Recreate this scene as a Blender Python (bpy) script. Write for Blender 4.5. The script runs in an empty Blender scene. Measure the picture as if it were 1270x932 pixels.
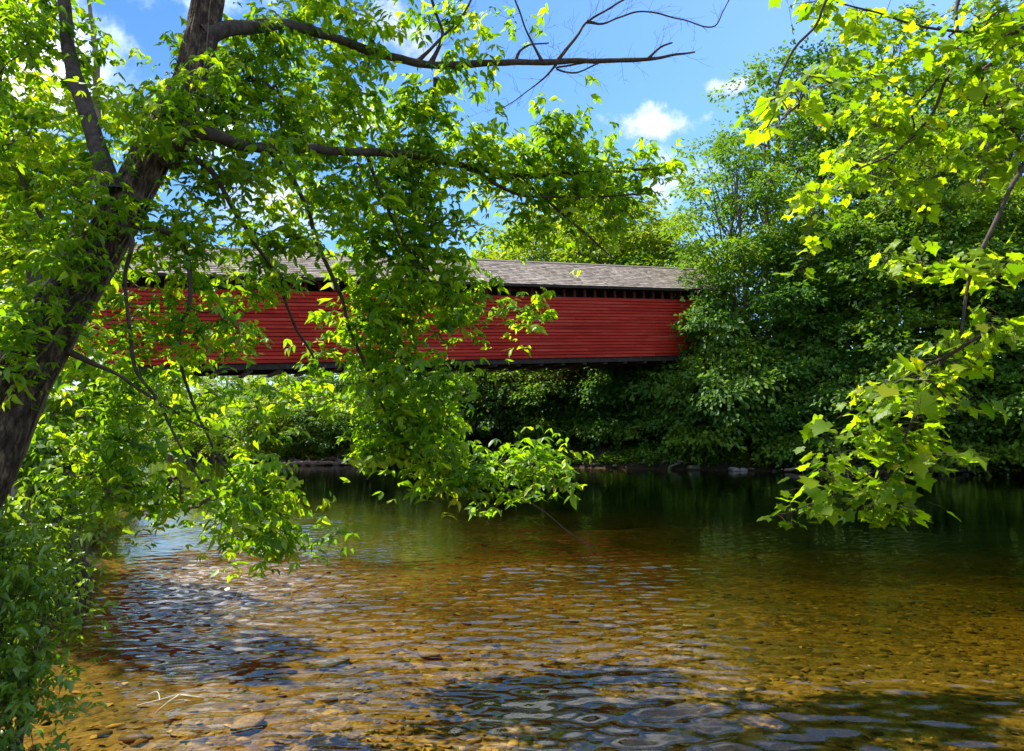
import bpy, math, random
import numpy as np
from mathutils import Vector, Matrix

random.seed(4)
RS = np.random.RandomState(7)
SC = bpy.context.scene
COL = SC.collection

# ------------------------------------------------------------------ camera model
F, CX, CY = 930.0, 635.0, 466.0
CAMZ = 2.2
PITCH = math.atan((540.0 - 466.0) / F)
CT, ST = math.cos(PITCH), math.sin(PITCH)


def P(px, py, d):
    """world point at forward distance d metres seen in direction (px, py)"""
    x, u = (px - CX) / F, -(py - CY) / F
    yy, zz = CT - ST * u, ST + CT * u
    t = d / yy
    return np.array([x * t, d, CAMZ + zz * t])


cam = bpy.data.cameras.new('camera')
cam.sensor_width = 36.0
cam.lens = 36.0 * F / 1270.0
cam.clip_end = 4000
cam.clip_start = 0.05
co = bpy.data.objects.new('camera', cam)
co.location = (0, 0, CAMZ)
co.rotation_euler = (math.pi / 2 + PITCH, 0, 0)
COL.objects.link(co)
SC.camera = co

# ------------------------------------------------------------------ helpers


def norm(v):
    v = np.asarray(v, float)
    n = np.linalg.norm(v, axis=-1, keepdims=True)
    return v / np.maximum(n, 1e-9)


def mesh_from(name, V, T=None, Q=None, smooth=True, tint=None, uv=None):
    V = np.asarray(V, np.float32)
    me = bpy.data.meshes.new(name)
    T = np.zeros((0, 3), np.int32) if T is None else np.asarray(T, np.int32).reshape(-1, 3)
    Q = np.zeros((0, 4), np.int32) if Q is None else np.asarray(Q, np.int32).reshape(-1, 4)
    nl = T.size + Q.size
    me.vertices.add(len(V))
    me.vertices.foreach_set('co', V.ravel())
    me.loops.add(nl)
    loops = np.concatenate([T.ravel(), Q.ravel()])
    me.loops.foreach_set('vertex_index', loops)
    me.polygons.add(len(T) + len(Q))
    st = np.concatenate([np.arange(len(T)) * 3, T.size + np.arange(len(Q)) * 4]).astype(np.int32)
    me.polygons.foreach_set('loop_start', st)
    me.polygons.foreach_set('use_smooth', np.full(len(st), bool(smooth)))
    if tint is not None:
        a = me.attributes.new('tint', 'FLOAT', 'POINT')
        a.data.foreach_set('value', np.asarray(tint, np.float32))
    if uv is not None:
        l = me.uv_layers.new(name='uv')
        l.data.foreach_set('uv', np.asarray(uv, np.float32)[loops].ravel())
    me.update(calc_edges=True)
    me.validate()
    return me


def link(name, me, mat=None, parent=None, loc=None):
    o = bpy.data.objects.new(name, me)
    COL.objects.link(o)
    if mat is not None and me is not None and not me.materials:
        me.materials.append(mat)
    if parent is not None:
        o.parent = parent
    if loc is not None:
        o.location = loc
    return o


def tag(o, label=None, cat=None, group=None, kind=None):
    if label:
        o['label'] = label
    if cat:
        o['category'] = cat
    if group:
        o['group'] = group
    if kind:
        o['kind'] = kind
    return o


def empty(name, loc, label, cat, group=None, rotz=0.0, scale=1.0):
    o = link(name, None)
    o.location = loc
    o.rotation_euler = (0, 0, rotz)
    o.scale = (scale,) * 3
    return tag(o, label, cat, group)


class MB:
    """collects geometry for one mesh"""

    def __init__(s):
        s.V, s.T, s.Q, s.t, s.uv, s.n = [], [], [], [], [], 0

    def add(s, V, T=None, Q=None, tint=0.5, uv=None):
        V = np.asarray(V, float).reshape(-1, 3)
        s.V.append(V)
        if T is not None and len(T):
            s.T.append(np.asarray(T, int).reshape(-1, 3) + s.n)
        if Q is not None and len(Q):
            s.Q.append(np.asarray(Q, int).reshape(-1, 4) + s.n)
        s.t.append(np.full(len(V), tint) if np.isscalar(tint) else np.asarray(tint))
        s.uv.append(np.zeros((len(V), 2)) if uv is None else np.asarray(uv))
        s.n += len(V)

    def box(s, o, ax, ay, az, lo, hi, tint=0.5):
        """box in a frame with origin o and axes ax, ay, az"""
        c = []
        uv = []
        for k in (lo[2], hi[2]):
            for (i, j) in ((lo[0], lo[1]), (hi[0], lo[1]), (hi[0], hi[1]), (lo[0], hi[1])):
                c.append(o + ax * i + ay * j + az * k)
                uv.append((i, k + j))
        s.add(c, None, [(0, 3, 2, 1), (4, 5, 6, 7), (0, 1, 5, 4), (1, 2, 6, 5), (2, 3, 7, 6), (3, 0, 4, 7)], tint, uv)

    def tube(s, pts, rad, sides=6, tint=0.5, cap=True):
        pts = np.asarray(pts, float)
        n = len(pts)
        rad = np.full(n, rad) if np.isscalar(rad) else np.asarray(rad, float)
        tg = np.gradient(pts, axis=0)
        tg = norm(tg)
        ref = np.array([0, 0, 1.0]) if abs(tg[0][2]) < 0.9 else np.array([1.0, 0, 0])
        u = norm(np.cross(tg[0], ref))
        ang = np.arange(sides) * 2 * math.pi / sides
        ca, sa = np.cos(ang)[:, None], np.sin(ang)[:, None]
        V = np.zeros((n, sides, 3))
        for i in range(n):
            u = norm(u - tg[i] * np.dot(u, tg[i]))
            v = np.cross(tg[i], u)
            V[i] = pts[i] + rad[i] * (u * ca + v * sa)
        a = np.arange(n - 1)[:, None] * sides + np.arange(sides)[None]
        b = np.arange(n - 1)[:, None] * sides + (np.arange(sides)[None] + 1) % sides
        Q = np.stack([a, b, b + sides, a + sides], -1).reshape(-1, 4)
        V = V.reshape(-1, 3)
        T = []
        if cap:
            V = np.vstack([V, pts[-1] + tg[-1] * rad[-1] * 0.6])
            k = (n - 1) * sides
            T = [(k + j, k + (j + 1) % sides, n * sides) for j in range(sides)]
        s.add(V, T, Q, tint)

    def mesh(s, name, smooth=True, uv=False):
        V = np.vstack(s.V)
        T = np.vstack(s.T) if s.T else None
        Q = np.vstack(s.Q) if s.Q else None
        return mesh_from(name, V, T, Q, smooth, np.concatenate(s.t), np.vstack(s.uv) if uv else None)


def wob(p, f=1.0, seed=0):
    """smooth pseudo-noise in about -1..1 from a sum of sines; p (...,k)"""
    r = np.random.RandomState(seed)
    p = np.asarray(p, float)
    out = np.zeros(p.shape[:-1])
    for i in range(7):
        k = r.normal(size=p.shape[-1])
        k = k / np.linalg.norm(k) * f * (0.6 + 0.5 * i)
        out += np.sin(p @ k + r.uniform(0, 6.28)) / (1.0 + 0.45 * i)
    return out / 2.4


# ------------------------------------------------------------------ materials
def new_mat(name):
    m = bpy.data.materials.new(name)
    m.use_nodes = True
    nt = m.node_tree
    nt.nodes.clear()
    out = nt.nodes.new('ShaderNodeOutputMaterial')
    return m, nt, out


def nd(nt, typ, **kw):
    n = nt.nodes.new(typ)
    for k, v in kw.items():
        if k.startswith('i_'):
            key = k[2:]
            key = int(key) if key.isdigit() else key.replace('_', ' ')
            n.inputs[key].default_value = v
        else:
            setattr(n, k, v)
    return n


def ramp(nt, stops, interp='LINEAR'):
    n = nt.nodes.new('ShaderNodeValToRGB')
    cr = n.color_ramp
    cr.interpolation = interp
    while len(cr.elements) < len(stops):
        cr.elements.new(0.5)
    for e, (p, c) in zip(cr.elements, stops):
        e.position = p
        e.color = (*c, 1)
    return n


def math_n(nt, op, a, b=None, clamp=False):
    n = nt.nodes.new('ShaderNodeMath')
    n.operation = op
    n.use_clamp = clamp
    for i, v in enumerate((a, b)):
        if v is None:
            continue
        if isinstance(v, (int, float)):
            n.inputs[i].default_value = v
        else:
            nt.links.new(v, n.inputs[i])
    return n.outputs[0]


def mixc(nt, f, a, b, blend='MIX'):
    n = nt.nodes.new('ShaderNodeMix')
    n.data_type = 'RGBA'
    n.blend_type = blend
    for i, v in ((0, f), (6, a), (7, b)):
        if isinstance(v, (int, float)):
            n.inputs[i].default_value = v
        elif isinstance(v, tuple):
            n.inputs[i].default_value = (*v, 1)
        else:
            nt.links.new(v, n.inputs[i])
    return n.outputs[2]


def leaf_mat(name, stops, trans=(1.35, 1.25, 0.45), tmix=0.5, obj_var=0.0, gloss=0.05, rough=0.4):
    m, nt, out = new_mat(name)
    L = nt.links
    at = nd(nt, 'ShaderNodeAttribute', attribute_name='tint')
    f = at.outputs['Fac']
    if obj_var:
        oi = nd(nt, 'ShaderNodeObjectInfo')
        r = math_n(nt, 'MULTIPLY', math_n(nt, 'SUBTRACT', oi.outputs['Random'], 0.5), obj_var)
        f = math_n(nt, 'ADD', f, r, True)
    cr = ramp(nt, stops)
    L.new(f, cr.inputs[0])
    d = nd(nt, 'ShaderNodeBsdfDiffuse')
    L.new(cr.outputs[0], d.inputs[0])
    tc = mixc(nt, 1.0, cr.outputs[0], trans, 'MULTIPLY')
    t = nd(nt, 'ShaderNodeBsdfTranslucent')
    L.new(tc, t.inputs[0])
    mx = nd(nt, 'ShaderNodeMixShader')
    mx.inputs[0].default_value = tmix
    L.new(d.outputs[0], mx.inputs[1])
    L.new(t.outputs[0], mx.inputs[2])
    g = nd(nt, 'ShaderNodeBsdfGlossy')
    g.inputs['Roughness'].default_value = rough
    g.inputs[0].default_value = (0.9, 0.95, 0.9, 1)
    m2 = nd(nt, 'ShaderNodeMixShader')
    m2.inputs[0].default_value = gloss
    L.new(mx.outputs[0], m2.inputs[1])
    L.new(g.outputs[0], m2.inputs[2])
    L.new(m2.outputs[0], out.inputs[0])
    return m


def rough_mat(name, stops, scale=3.0, stretch=(1, 1, 1), bump=0.3, dist=0.02, rough=0.85, spec=0.2, detail=8, coord='Object'):
    m, nt, out = new_mat(name)
    L = nt.links
    tc = nd(nt, 'ShaderNodeTexCoord')
    mp = nd(nt, 'ShaderNodeMapping')
    mp.inputs['Scale'].default_value = stretch
    L.new(tc.outputs[coord], mp.inputs[0])
    n = nd(nt, 'ShaderNodeTexNoise', i_Scale=scale, i_Detail=detail, i_Roughness=0.65)
    L.new(mp.outputs[0], n.inputs['Vector'])
    cr = ramp(nt, stops)
    L.new(n.outputs['Fac'], cr.inputs[0])
    b = nd(nt, 'ShaderNodeBump', i_Strength=bump, i_Distance=dist)
    L.new(n.outputs['Fac'], b.inputs['Height'])
    p = nd(nt, 'ShaderNodeBsdfPrincipled', i_Roughness=rough)
    p.inputs['Specular IOR Level'].default_value = spec
    L.new(cr.outputs[0], p.inputs['Base Color'])
    L.new(b.outputs[0], p.inputs['Normal'])
    L.new(p.outputs[0], out.inputs[0])
    return m


M = {}
M['leaf_near'] = leaf_mat('box_elder_leaf', [(0, (0.034, 0.105, 0.008)), (0.35, (0.078, 0.19, 0.008)), (0.75, (0.16, 0.305, 0.009)), (1, (0.26, 0.375, 0.015))],
                          trans=(2.1, 1.8, 0.35), tmix=0.6, gloss=0.02, rough=0.42)
M['leaf_sycamore'] = leaf_mat('sycamore_leaf', [(0, (0.068, 0.155, 0.008)), (0.45, (0.18, 0.29, 0.008)), (0.9, (0.29, 0.39, 0.012)), (0.95, (0.3, 0.21, 0.02)), (1, (0.24, 0.1, 0.025))],
                              trans=(2.0, 1.9, 0.4), tmix=0.64, gloss=0.012, rough=0.45)
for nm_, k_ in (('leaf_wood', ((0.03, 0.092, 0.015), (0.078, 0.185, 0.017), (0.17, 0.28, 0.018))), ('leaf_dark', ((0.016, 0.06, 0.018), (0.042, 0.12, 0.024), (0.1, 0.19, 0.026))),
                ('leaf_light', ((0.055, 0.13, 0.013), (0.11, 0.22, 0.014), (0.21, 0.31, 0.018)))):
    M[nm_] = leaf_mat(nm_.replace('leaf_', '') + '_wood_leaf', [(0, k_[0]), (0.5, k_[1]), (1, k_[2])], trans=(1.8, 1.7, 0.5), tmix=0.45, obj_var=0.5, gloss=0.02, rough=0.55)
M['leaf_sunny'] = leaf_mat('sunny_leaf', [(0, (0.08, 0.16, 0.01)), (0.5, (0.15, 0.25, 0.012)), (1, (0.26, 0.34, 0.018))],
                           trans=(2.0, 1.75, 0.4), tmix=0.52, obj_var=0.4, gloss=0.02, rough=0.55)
M['leaf_shrub'] = leaf_mat('shrub_leaf', [(0, (0.04, 0.115, 0.012)), (0.5, (0.085, 0.19, 0.014)), (1, (0.16, 0.27, 0.02))],
                           trans=(2.0, 1.75, 0.5), tmix=0.5, gloss=0.04)
M['grass'] = leaf_mat('grass_blade', [(0, (0.05, 0.1, 0.015)), (0.5, (0.1, 0.17, 0.02)), (1, (0.19, 0.22, 0.04))], trans=(1.5, 1.4, 0.6), tmix=0.4)
M['bark'] = rough_mat('ridged_bark', [(0.34, (0.012, 0.008, 0.006)), (0.5, (0.06, 0.04, 0.026)), (0.66, (0.2, 0.135, 0.08))], scale=6, stretch=(4, 4, 1.5), bump=1.0, dist=0.03, detail=12, rough=0.9)
M['vine'] = rough_mat('vine_stem', [(0.3, (0.07, 0.05, 0.032)), (0.7, (0.22, 0.16, 0.1))], scale=14, bump=0.4, dist=0.005)
M['bark_smooth'] = rough_mat('limb_bark', [(0.3, (0.025, 0.018, 0.014)), (0.7, (0.1, 0.075, 0.058))], scale=18, bump=0.5, dist=0.006)
M['bark_pale'] = rough_mat('pale_bark', [(0.3, (0.12, 0.095, 0.06)), (0.7, (0.36, 0.29, 0.19))], scale=9, stretch=(2, 2, 0.7), bump=0.5, dist=0.01)
M['bark_far'] = rough_mat('grey_brown_bark', [(0.3, (0.05, 0.042, 0.036)), (0.7, (0.17, 0.15, 0.125))], scale=5, stretch=(2, 2, 0.5), bump=0.4)
M['twig'] = rough_mat('twig_bark', [(0.3, (0.05, 0.035, 0.022)), (0.7, (0.13, 0.09, 0.055))], scale=20, bump=0.2, dist=0.003)
M['rock'] = rough_mat('river_rock', [(0.3, (0.06, 0.05, 0.036)), (0.55, (0.13, 0.11, 0.085)), (0.75, (0.22, 0.195, 0.16))], scale=3.5, bump=0.5, dist=0.05)
M['gold_rock'] = rough_mat('golden_rock', [(0.3, (0.1, 0.055, 0.012)), (0.7, (0.34, 0.2, 0.045))], scale=6, bump=0.5, dist=0.02)
M['pale_rock'] = rough_mat('pale_rock', [(0.3, (0.13, 0.12, 0.105)), (0.7, (0.32, 0.3, 0.27))], scale=3, bump=0.5, dist=0.05)
M['driftwood'] = rough_mat('driftwood', [(0.3, (0.13, 0.095, 0.07)), (0.7, (0.34, 0.27, 0.21))], scale=6, bump=0.4, dist=0.02)
M['bleached'] = rough_mat('bleached_twig', [(0.3, (0.4, 0.36, 0.26)), (0.7, (0.7, 0.66, 0.52))], scale=20, bump=0.2, dist=0.003)
M['dark_red'] = rough_mat('dark_red_timber', [(0.3, (0.05, 0.012, 0.01)), (0.7, (0.2, 0.04, 0.03))], scale=5, bump=0.3)  # darker red than the siding
M['dark_timber'] = rough_mat('dark_timber', [(0.3, (0.02, 0.016, 0.014)), (0.7, (0.06, 0.048, 0.04))], scale=4, stretch=(1, 1, 1), bump=0.3)
M['masonry'] = rough_mat('abutment_stone', [(0.3, (0.16, 0.14, 0.12)), (0.7, (0.36, 0.33, 0.28))], scale=2.0, bump=0.6, dist=0.05)


def red_paint():
    m, nt, out = new_mat('weathered_red_paint')
    L = nt.links
    uv = nd(nt, 'ShaderNodeUVMap', uv_map='uv')
    at = nd(nt, 'ShaderNodeAttribute', attribute_name='tint')
    mp = nd(nt, 'ShaderNodeMapping')
    mp.inputs['Scale'].default_value = (0.6, 7, 1)
    L.new(uv.outputs[0], mp.inputs[0])
    n1 = nd(nt, 'ShaderNodeTexNoise', i_Scale=1.6, i_Detail=8, i_Roughness=0.7)
    L.new(mp.outputs[0], n1.inputs['Vector'])
    n2 = nd(nt, 'ShaderNodeTexNoise', i_Scale=0.35, i_Detail=4)
    L.new(uv.outputs[0], n2.inputs['Vector'])
    c = ramp(nt, [(0.2, (0.24, 0.016, 0.01)), (0.5, (0.42, 0.028, 0.016)), (0.8, (0.5, 0.072, 0.045))])
    f = math_n(nt, 'ADD', math_n(nt, 'MULTIPLY', n1.outputs['Fac'], 0.55), math_n(nt, 'MULTIPLY', at.outputs['Fac'], 0.42))
    f = math_n(nt, 'ADD', f, math_n(nt, 'MULTIPLY', math_n(nt, 'SUBTRACT', n2.outputs['Fac'], 0.5), 0.7))
    L.new(f, c.inputs[0])
    b = nd(nt, 'ShaderNodeBump', i_Strength=0.35, i_Distance=0.01)
    L.new(n1.outputs['Fac'], b.inputs['Height'])
    p = nd(nt, 'ShaderNodeBsdfPrincipled', i_Roughness=0.7)
    p.inputs['Specular IOR Level'].default_value = 0.1
    L.new(c.outputs[0], p.inputs['Base Color'])
    L.new(b.outputs[0], p.inputs['Normal'])
    L.new(p.outputs[0], out.inputs[0])
    return m


M['red'] = red_paint()


def shingle_mat():
    m, nt, out = new_mat('weathered_shingles')
    L = nt.links
    uv = nd(nt, 'ShaderNodeUVMap', uv_map='uv')
    at = nd(nt, 'ShaderNodeAttribute', attribute_name='tint')
    n1 = nd(nt, 'ShaderNodeTexNoise', i_Scale=0.5, i_Detail=6, i_Roughness=0.7)
    L.new(uv.outputs[0], n1.inputs['Vector'])
    mp = nd(nt, 'ShaderNodeMapping')
    mp.inputs['Scale'].default_value = (6, 1.2, 1)
    L.new(uv.outputs[0], mp.inputs[0])
    n2 = nd(nt, 'ShaderNodeTexNoise', i_Scale=2.0, i_Detail=6)
    L.new(mp.outputs[0], n2.inputs['Vector'])
    f = math_n(nt, 'ADD', math_n(nt, 'MULTIPLY', at.outputs['Fac'], 0.5), math_n(nt, 'MULTIPLY', n2.outputs['Fac'], 0.3))
    f = math_n(nt, 'ADD', f, math_n(nt, 'MULTIPLY', n1.outputs['Fac'], 0.3))
    c = ramp(nt, [(0.2, (0.075, 0.06, 0.05)), (0.5, (0.2, 0.165, 0.138)), (0.8, (0.34, 0.285, 0.24))])
    L.new(f, c.inputs[0])
    b = nd(nt, 'ShaderNodeBump', i_Strength=0.4, i_Distance=0.015)
    L.new(n2.outputs['Fac'], b.inputs['Height'])
    p = nd(nt, 'ShaderNodeBsdfPrincipled', i_Roughness=0.9)
    p.inputs['Specular IOR Level'].default_value = 0.15
    L.new(c.outputs[0], p.inputs['Base Color'])
    L.new(b.outputs[0], p.inputs['Normal'])
    L.new(p.outputs[0], out.inputs[0])
    return m


M['shingle'] = shingle_mat()


def n_silt(nt, geo):
    n = nd(nt, 'ShaderNodeTexNoise', i_Scale=14, i_Detail=8, i_Roughness=0.7)
    nt.links.new(geo.outputs['Position'], n.inputs['Vector'])
    return n.outputs['Fac']


def ground_mat():
    m, nt, out = new_mat('river_ground')
    L = nt.links
    geo = nd(nt, 'ShaderNodeNewGeometry')
    sx = nd(nt, 'ShaderNodeSeparateXYZ')
    L.new(geo.outputs['Position'], sx.inputs[0])
    z = sx.outputs[2]
    # gravel bed: two sizes of rounded cells
    warp = nd(nt, 'ShaderNodeTexNoise', i_Scale=2.5, i_Detail=3)
    L.new(geo.outputs['Position'], warp.inputs['Vector'])
    vadd = nd(nt, 'ShaderNodeVectorMath', operation='MULTIPLY_ADD')
    L.new(warp.outputs['Color'], vadd.inputs[0])
    vadd.inputs[1].default_value = (0.25, 0.25, 0)
    L.new(geo.outputs['Position'], vadd.inputs[2])
    v1 = nd(nt, 'ShaderNodeTexVoronoi', i_Scale=7.0)
    v2 = nd(nt, 'ShaderNodeTexVoronoi', i_Scale=22.0)
    for v in (v1, v2):
        L.new(vadd.outputs[0], v.inputs['Vector'])
    sep = nd(nt, 'ShaderNodeSeparateColor')
    L.new(v1.outputs['Color'], sep.inputs[0])
    sep2 = nd(nt, 'ShaderNodeSeparateColor')
    L.new(v2.outputs['Color'], sep2.inputs[0])
    f = math_n(nt, 'ADD', math_n(nt, 'MULTIPLY', sep.outputs[0], 0.55), math_n(nt, 'MULTIPLY', sep2.outputs[0], 0.45))
    grav = ramp(nt, [(0.1, (0.035, 0.018, 0.003)), (0.4, (0.14, 0.07, 0.008)), (0.65, (0.26, 0.135, 0.014)), (0.95, (0.4, 0.24, 0.04))])
    L.new(f, grav.inputs[0])
    big = nd(nt, 'ShaderNodeTexNoise', i_Scale=0.35, i_Detail=5, i_Roughness=0.6)
    L.new(geo.outputs['Position'], big.inputs['Vector'])
    bmask = ramp(nt, [(0.4, (0, 0, 0)), (0.58, (1, 1, 1))])
    L.new(big.outputs['Fac'], bmask.inputs[0])
    algae = mixc(nt, 0.72, grav.outputs[0], (0.045, 0.038, 0.006))
    bed = mixc(nt, bmask.outputs[0], grav.outputs[0], algae)
    sn = nd(nt, 'ShaderNodeTexNoise', i_Scale=0.9, i_Detail=7, i_Roughness=0.65)
    L.new(geo.outputs['Position'], sn.inputs['Vector'])
    smask = ramp(nt, [(0.42, (0, 0, 0)), (0.6, (1, 1, 1))])
    L.new(sn.outputs['Fac'], smask.inputs[0])
    silt = ramp(nt, [(0.3, (0.1, 0.05, 0.006)), (0.7, (0.3, 0.165, 0.02))])
    L.new(n_silt(nt, geo), silt.inputs[0])
    bed = mixc(nt, math_n(nt, 'MULTIPLY', smask.outputs[0], 0.75), bed, silt.outputs[0])
    # bank: soil, leaf litter and low green
    n3 = nd(nt, 'ShaderNodeTexNoise', i_Scale=1.3, i_Detail=9, i_Roughness=0.7)
    L.new(geo.outputs['Position'], n3.inputs['Vector'])
    soil = ramp(nt, [(0.3, (0.045, 0.032, 0.022)), (0.5, (0.1, 0.075, 0.05)), (0.68, (0.06, 0.085, 0.022))])
    L.new(n3.outputs['Fac'], soil.inputs[0])
    wet = nd(nt, 'ShaderNodeMapRange')
    wet.inputs[1].default_value, wet.inputs[2].default_value = 0.2, 0.7
    L.new(z, wet.inputs[0])
    soilc = mixc(nt, wet.outputs[0], (0.03, 0.021, 0.014), soil.outputs[0])
    bank = nd(nt, 'ShaderNodeMapRange')
    bank.inputs[1].default_value, bank.inputs[2].default_value = -0.1, 0.04
    L.new(z, bank.inputs[0])
    colr = mixc(nt, bank.outputs[0], bed, soilc)
    h = math_n(nt, 'ADD', math_n(nt, 'MULTIPLY', v1.outputs['Distance'], -0.6), math_n(nt, 'MULTIPLY', v2.outputs['Distance'], -0.25))
    b = nd(nt, 'ShaderNodeBump', i_Strength=0.9, i_Distance=0.08)
    L.new(h, b.inputs['Height'])
    p = nd(nt, 'ShaderNodeBsdfPrincipled', i_Roughness=0.9)
    p.inputs['Specular IOR Level'].default_value = 0.1
    L.new(colr, p.inputs['Base Color'])
    L.new(b.outputs[0], p.inputs['Normal'])
    L.new(p.outputs[0], out.inputs[0])
    return m


M['ground'] = ground_mat()


def stone_mat():
    m, nt, out = new_mat('bed_stone')
    L = nt.links
    at = nd(nt, 'ShaderNodeAttribute', attribute_name='tint')
    geo = nd(nt, 'ShaderNodeNewGeometry')
    n = nd(nt, 'ShaderNodeTexNoise', i_Scale=9, i_Detail=6)
    L.new(geo.outputs['Position'], n.inputs['Vector'])
    f = math_n(nt, 'ADD', math_n(nt, 'MULTIPLY', n.outputs['Fac'], 0.4), math_n(nt, 'MULTIPLY', at.outputs['Fac'], 0.65))
    c = ramp(nt, [(0.15, (0.03, 0.017, 0.003)), (0.42, (0.13, 0.068, 0.009)), (0.65, (0.27, 0.14, 0.017)), (0.98, (0.44, 0.28, 0.06))])
    L.new(f, c.inputs[0])
    p = nd(nt, 'ShaderNodeBsdfPrincipled', i_Roughness=0.85)
    p.inputs['Specular IOR Level'].default_value = 0.1
    L.new(c.outputs[0], p.inputs['Base Color'])
    L.new(p.outputs[0], out.inputs[0])
    return m


M['stone'] = stone_mat()


def water_mat():
    m, nt, out = new_mat('clear_river_water')
    L = nt.links
    geo = nd(nt, 'ShaderNodeNewGeometry')
    mp = nd(nt, 'ShaderNodeMapping')
    mp.inputs['Scale'].default_value = (0.75, 1.5, 1)
    mp.inputs['Rotation'].default_value = (0, 0, 0.12)
    L.new(geo.outputs['Position'], mp.inputs[0])
    n1 = nd(nt, 'ShaderNodeTexNoise', i_Scale=4.5, i_Detail=2.5, i_Roughness=0.55)
    L.new(mp.outputs[0], n1.inputs['Vector'])
    b = nd(nt, 'ShaderNodeBump', i_Strength=1.0, i_Distance=0.0035)
    L.new(n1.outputs['Fac'], b.inputs['Height'])
    fr = nd(nt, 'ShaderNodeFresnel', i_IOR=1.34)
    L.new(b.outputs[0], fr.inputs['Normal'])
    tr = nd(nt, 'ShaderNodeBsdfTransparent')
    tr.inputs[0].default_value = (1, 1, 1, 1)
    gl = nd(nt, 'ShaderNodeBsdfGlossy')
    gl.inputs['Roughness'].default_value = 0.03
    gl.inputs[0].default_value = (1, 1, 1, 1)
    L.new(b.outputs[0], gl.inputs['Normal'])
    mx = nd(nt, 'ShaderNodeMixShader')
    L.new(fr.outputs[0], mx.inputs[0])
    L.new(tr.outputs[0], mx.inputs[1])
    L.new(gl.outputs[0], mx.inputs[2])
    L.new(mx.outputs[0], out.inputs['Surface'])
    va = nd(nt, 'ShaderNodeVolumeAbsorption', i_Density=1.1)
    va.inputs[0].default_value = (0.585, 0.605, 0.2, 1)
    L.new(va.outputs[0], out.inputs['Volume'])
    return m


M['water'] = water_mat()

# ------------------------------------------------------------------ world and sun
SUN_EL, SUN_AZ = math.radians(57), math.radians(-50)
w = bpy.data.worlds.new('World')
SC.world = w
w.use_nodes = True
nt = w.node_tree
nt.nodes.clear()
wo = nt.nodes.new('ShaderNodeOutputWorld')
bg = nt.nodes.new('ShaderNodeBackground')
bg.inputs[1].default_value = 0.1
sky = nt.nodes.new('ShaderNodeTexSky')
sky.sky_type = 'NISHITA'
sky.sun_disc = False
sky.sun_elevation = SUN_EL
sky.sun_rotation = -SUN_AZ
sky.air_density = 1.0
sky.dust_density = 0.5
sky.ozone_density = 4.0
tc = nt.nodes.new('ShaderNodeTexCoord')
D = tc.outputs['Generated']
cn = nd(nt, 'ShaderNodeTexNoise', i_Scale=19.0, i_Detail=9, i_Roughness=0.62)
nt.links.new(D, cn.inputs['Vector'])


def cloud_mask(c, rx, ry, soft, rag=2.6):
    c = norm(c)
    r = norm(np.cross(c, (0, 0, 1)))
    u = np.cross(r, c)
    outs = []
    for v, s in ((r, rx), (u, ry)):
        d = nd(nt, 'ShaderNodeVectorMath', operation='DOT_PRODUCT')
        nt.links.new(D, d.inputs[0])
        d.inputs[1].default_value = tuple(v)
        q = math_n(nt, 'DIVIDE', d.outputs['Value'], s)
        outs.append((q, math_n(nt, 'MULTIPLY', q, q)))
    d = math_n(nt, 'SQRT', math_n(nt, 'ADD', outs[0][1], outs[1][1]))
    fr = nd(nt, 'ShaderNodeVectorMath', operation='DOT_PRODUCT')
    nt.links.new(D, fr.inputs[0])
    fr.inputs[1].default_value = tuple(c)
    front = math_n(nt, 'GREATER_THAN', fr.outputs['Value'], 0.2)
    q = math_n(nt, 'ADD', math_n(nt, 'SUBTRACT', 1.0, d), math_n(nt, 'MULTIPLY', math_n(nt, 'SUBTRACT', cn.outputs['Fac'], 0.5), rag))
    q = math_n(nt, 'DIVIDE', q, soft, True)
    q = math_n(nt, 'MULTIPLY', math_n(nt, 'MULTIPLY', q, q), math_n(nt, 'SUBTRACT', 3.0, math_n(nt, 'MULTIPLY', q, 2.0)))
    # sunlit tops, greyer undersides
    sh = math_n(nt, 'ADD', math_n(nt, 'MULTIPLY', outs[1][0], 0.35), math_n(nt, 'ADD', 0.35, math_n(nt, 'MULTIPLY', cn.outputs['Fac'], 0.5)), True)
    return math_n(nt, 'MULTIPLY', q, front), sh


def toward(px, py):
    return P(px, py, 10.0) - np.array([0, 0, CAMZ])


def azel(a, e):
    a, e = math.radians(a), math.radians(e)
    return np.array([math.sin(a) * math.cos(e), math.cos(a) * math.cos(e), math.sin(e)])


hs = nd(nt, 'ShaderNodeHueSaturation', i_Saturation=1.22, i_Value=0.95)
nt.links.new(sky.outputs[0], hs.inputs['Color'])
cm = hs.outputs[0]
for px, py, rx, ry, br, soft in ((812, 152, 52, 22, 6.2, .9), (912, 105, 32, 12, 5.6, 1.1), (840, 222, 46, 44, 6.5, 1.2), (505, 38, 56, 34, 6.0, 1.1), (350, 255, 95, 50, 7, 1.3), (30, 75, 105, 105, 15, 1.2), (262, 150, 60, 60, 11, 1.2), (435, 150, 70, 36, 7, 1.2),  # brightest ones, behind the left foliage, are added for reflections in the water
                                 (60, -265, 330, 165, 28, .8), (640, -275, 330, 165, 18, .8), (700, -400, 300, 150, 16, .8), (500, -700, 420, 200, 16, 1)):  # unseen clouds above the view, added to brighten the water's reflections
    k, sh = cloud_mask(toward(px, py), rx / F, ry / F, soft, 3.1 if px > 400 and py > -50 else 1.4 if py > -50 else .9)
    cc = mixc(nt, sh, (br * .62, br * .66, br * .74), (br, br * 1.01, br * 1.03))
    cm = mixc(nt, math_n(nt, 'MULTIPLY', k, .94), cm, cc)
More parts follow.
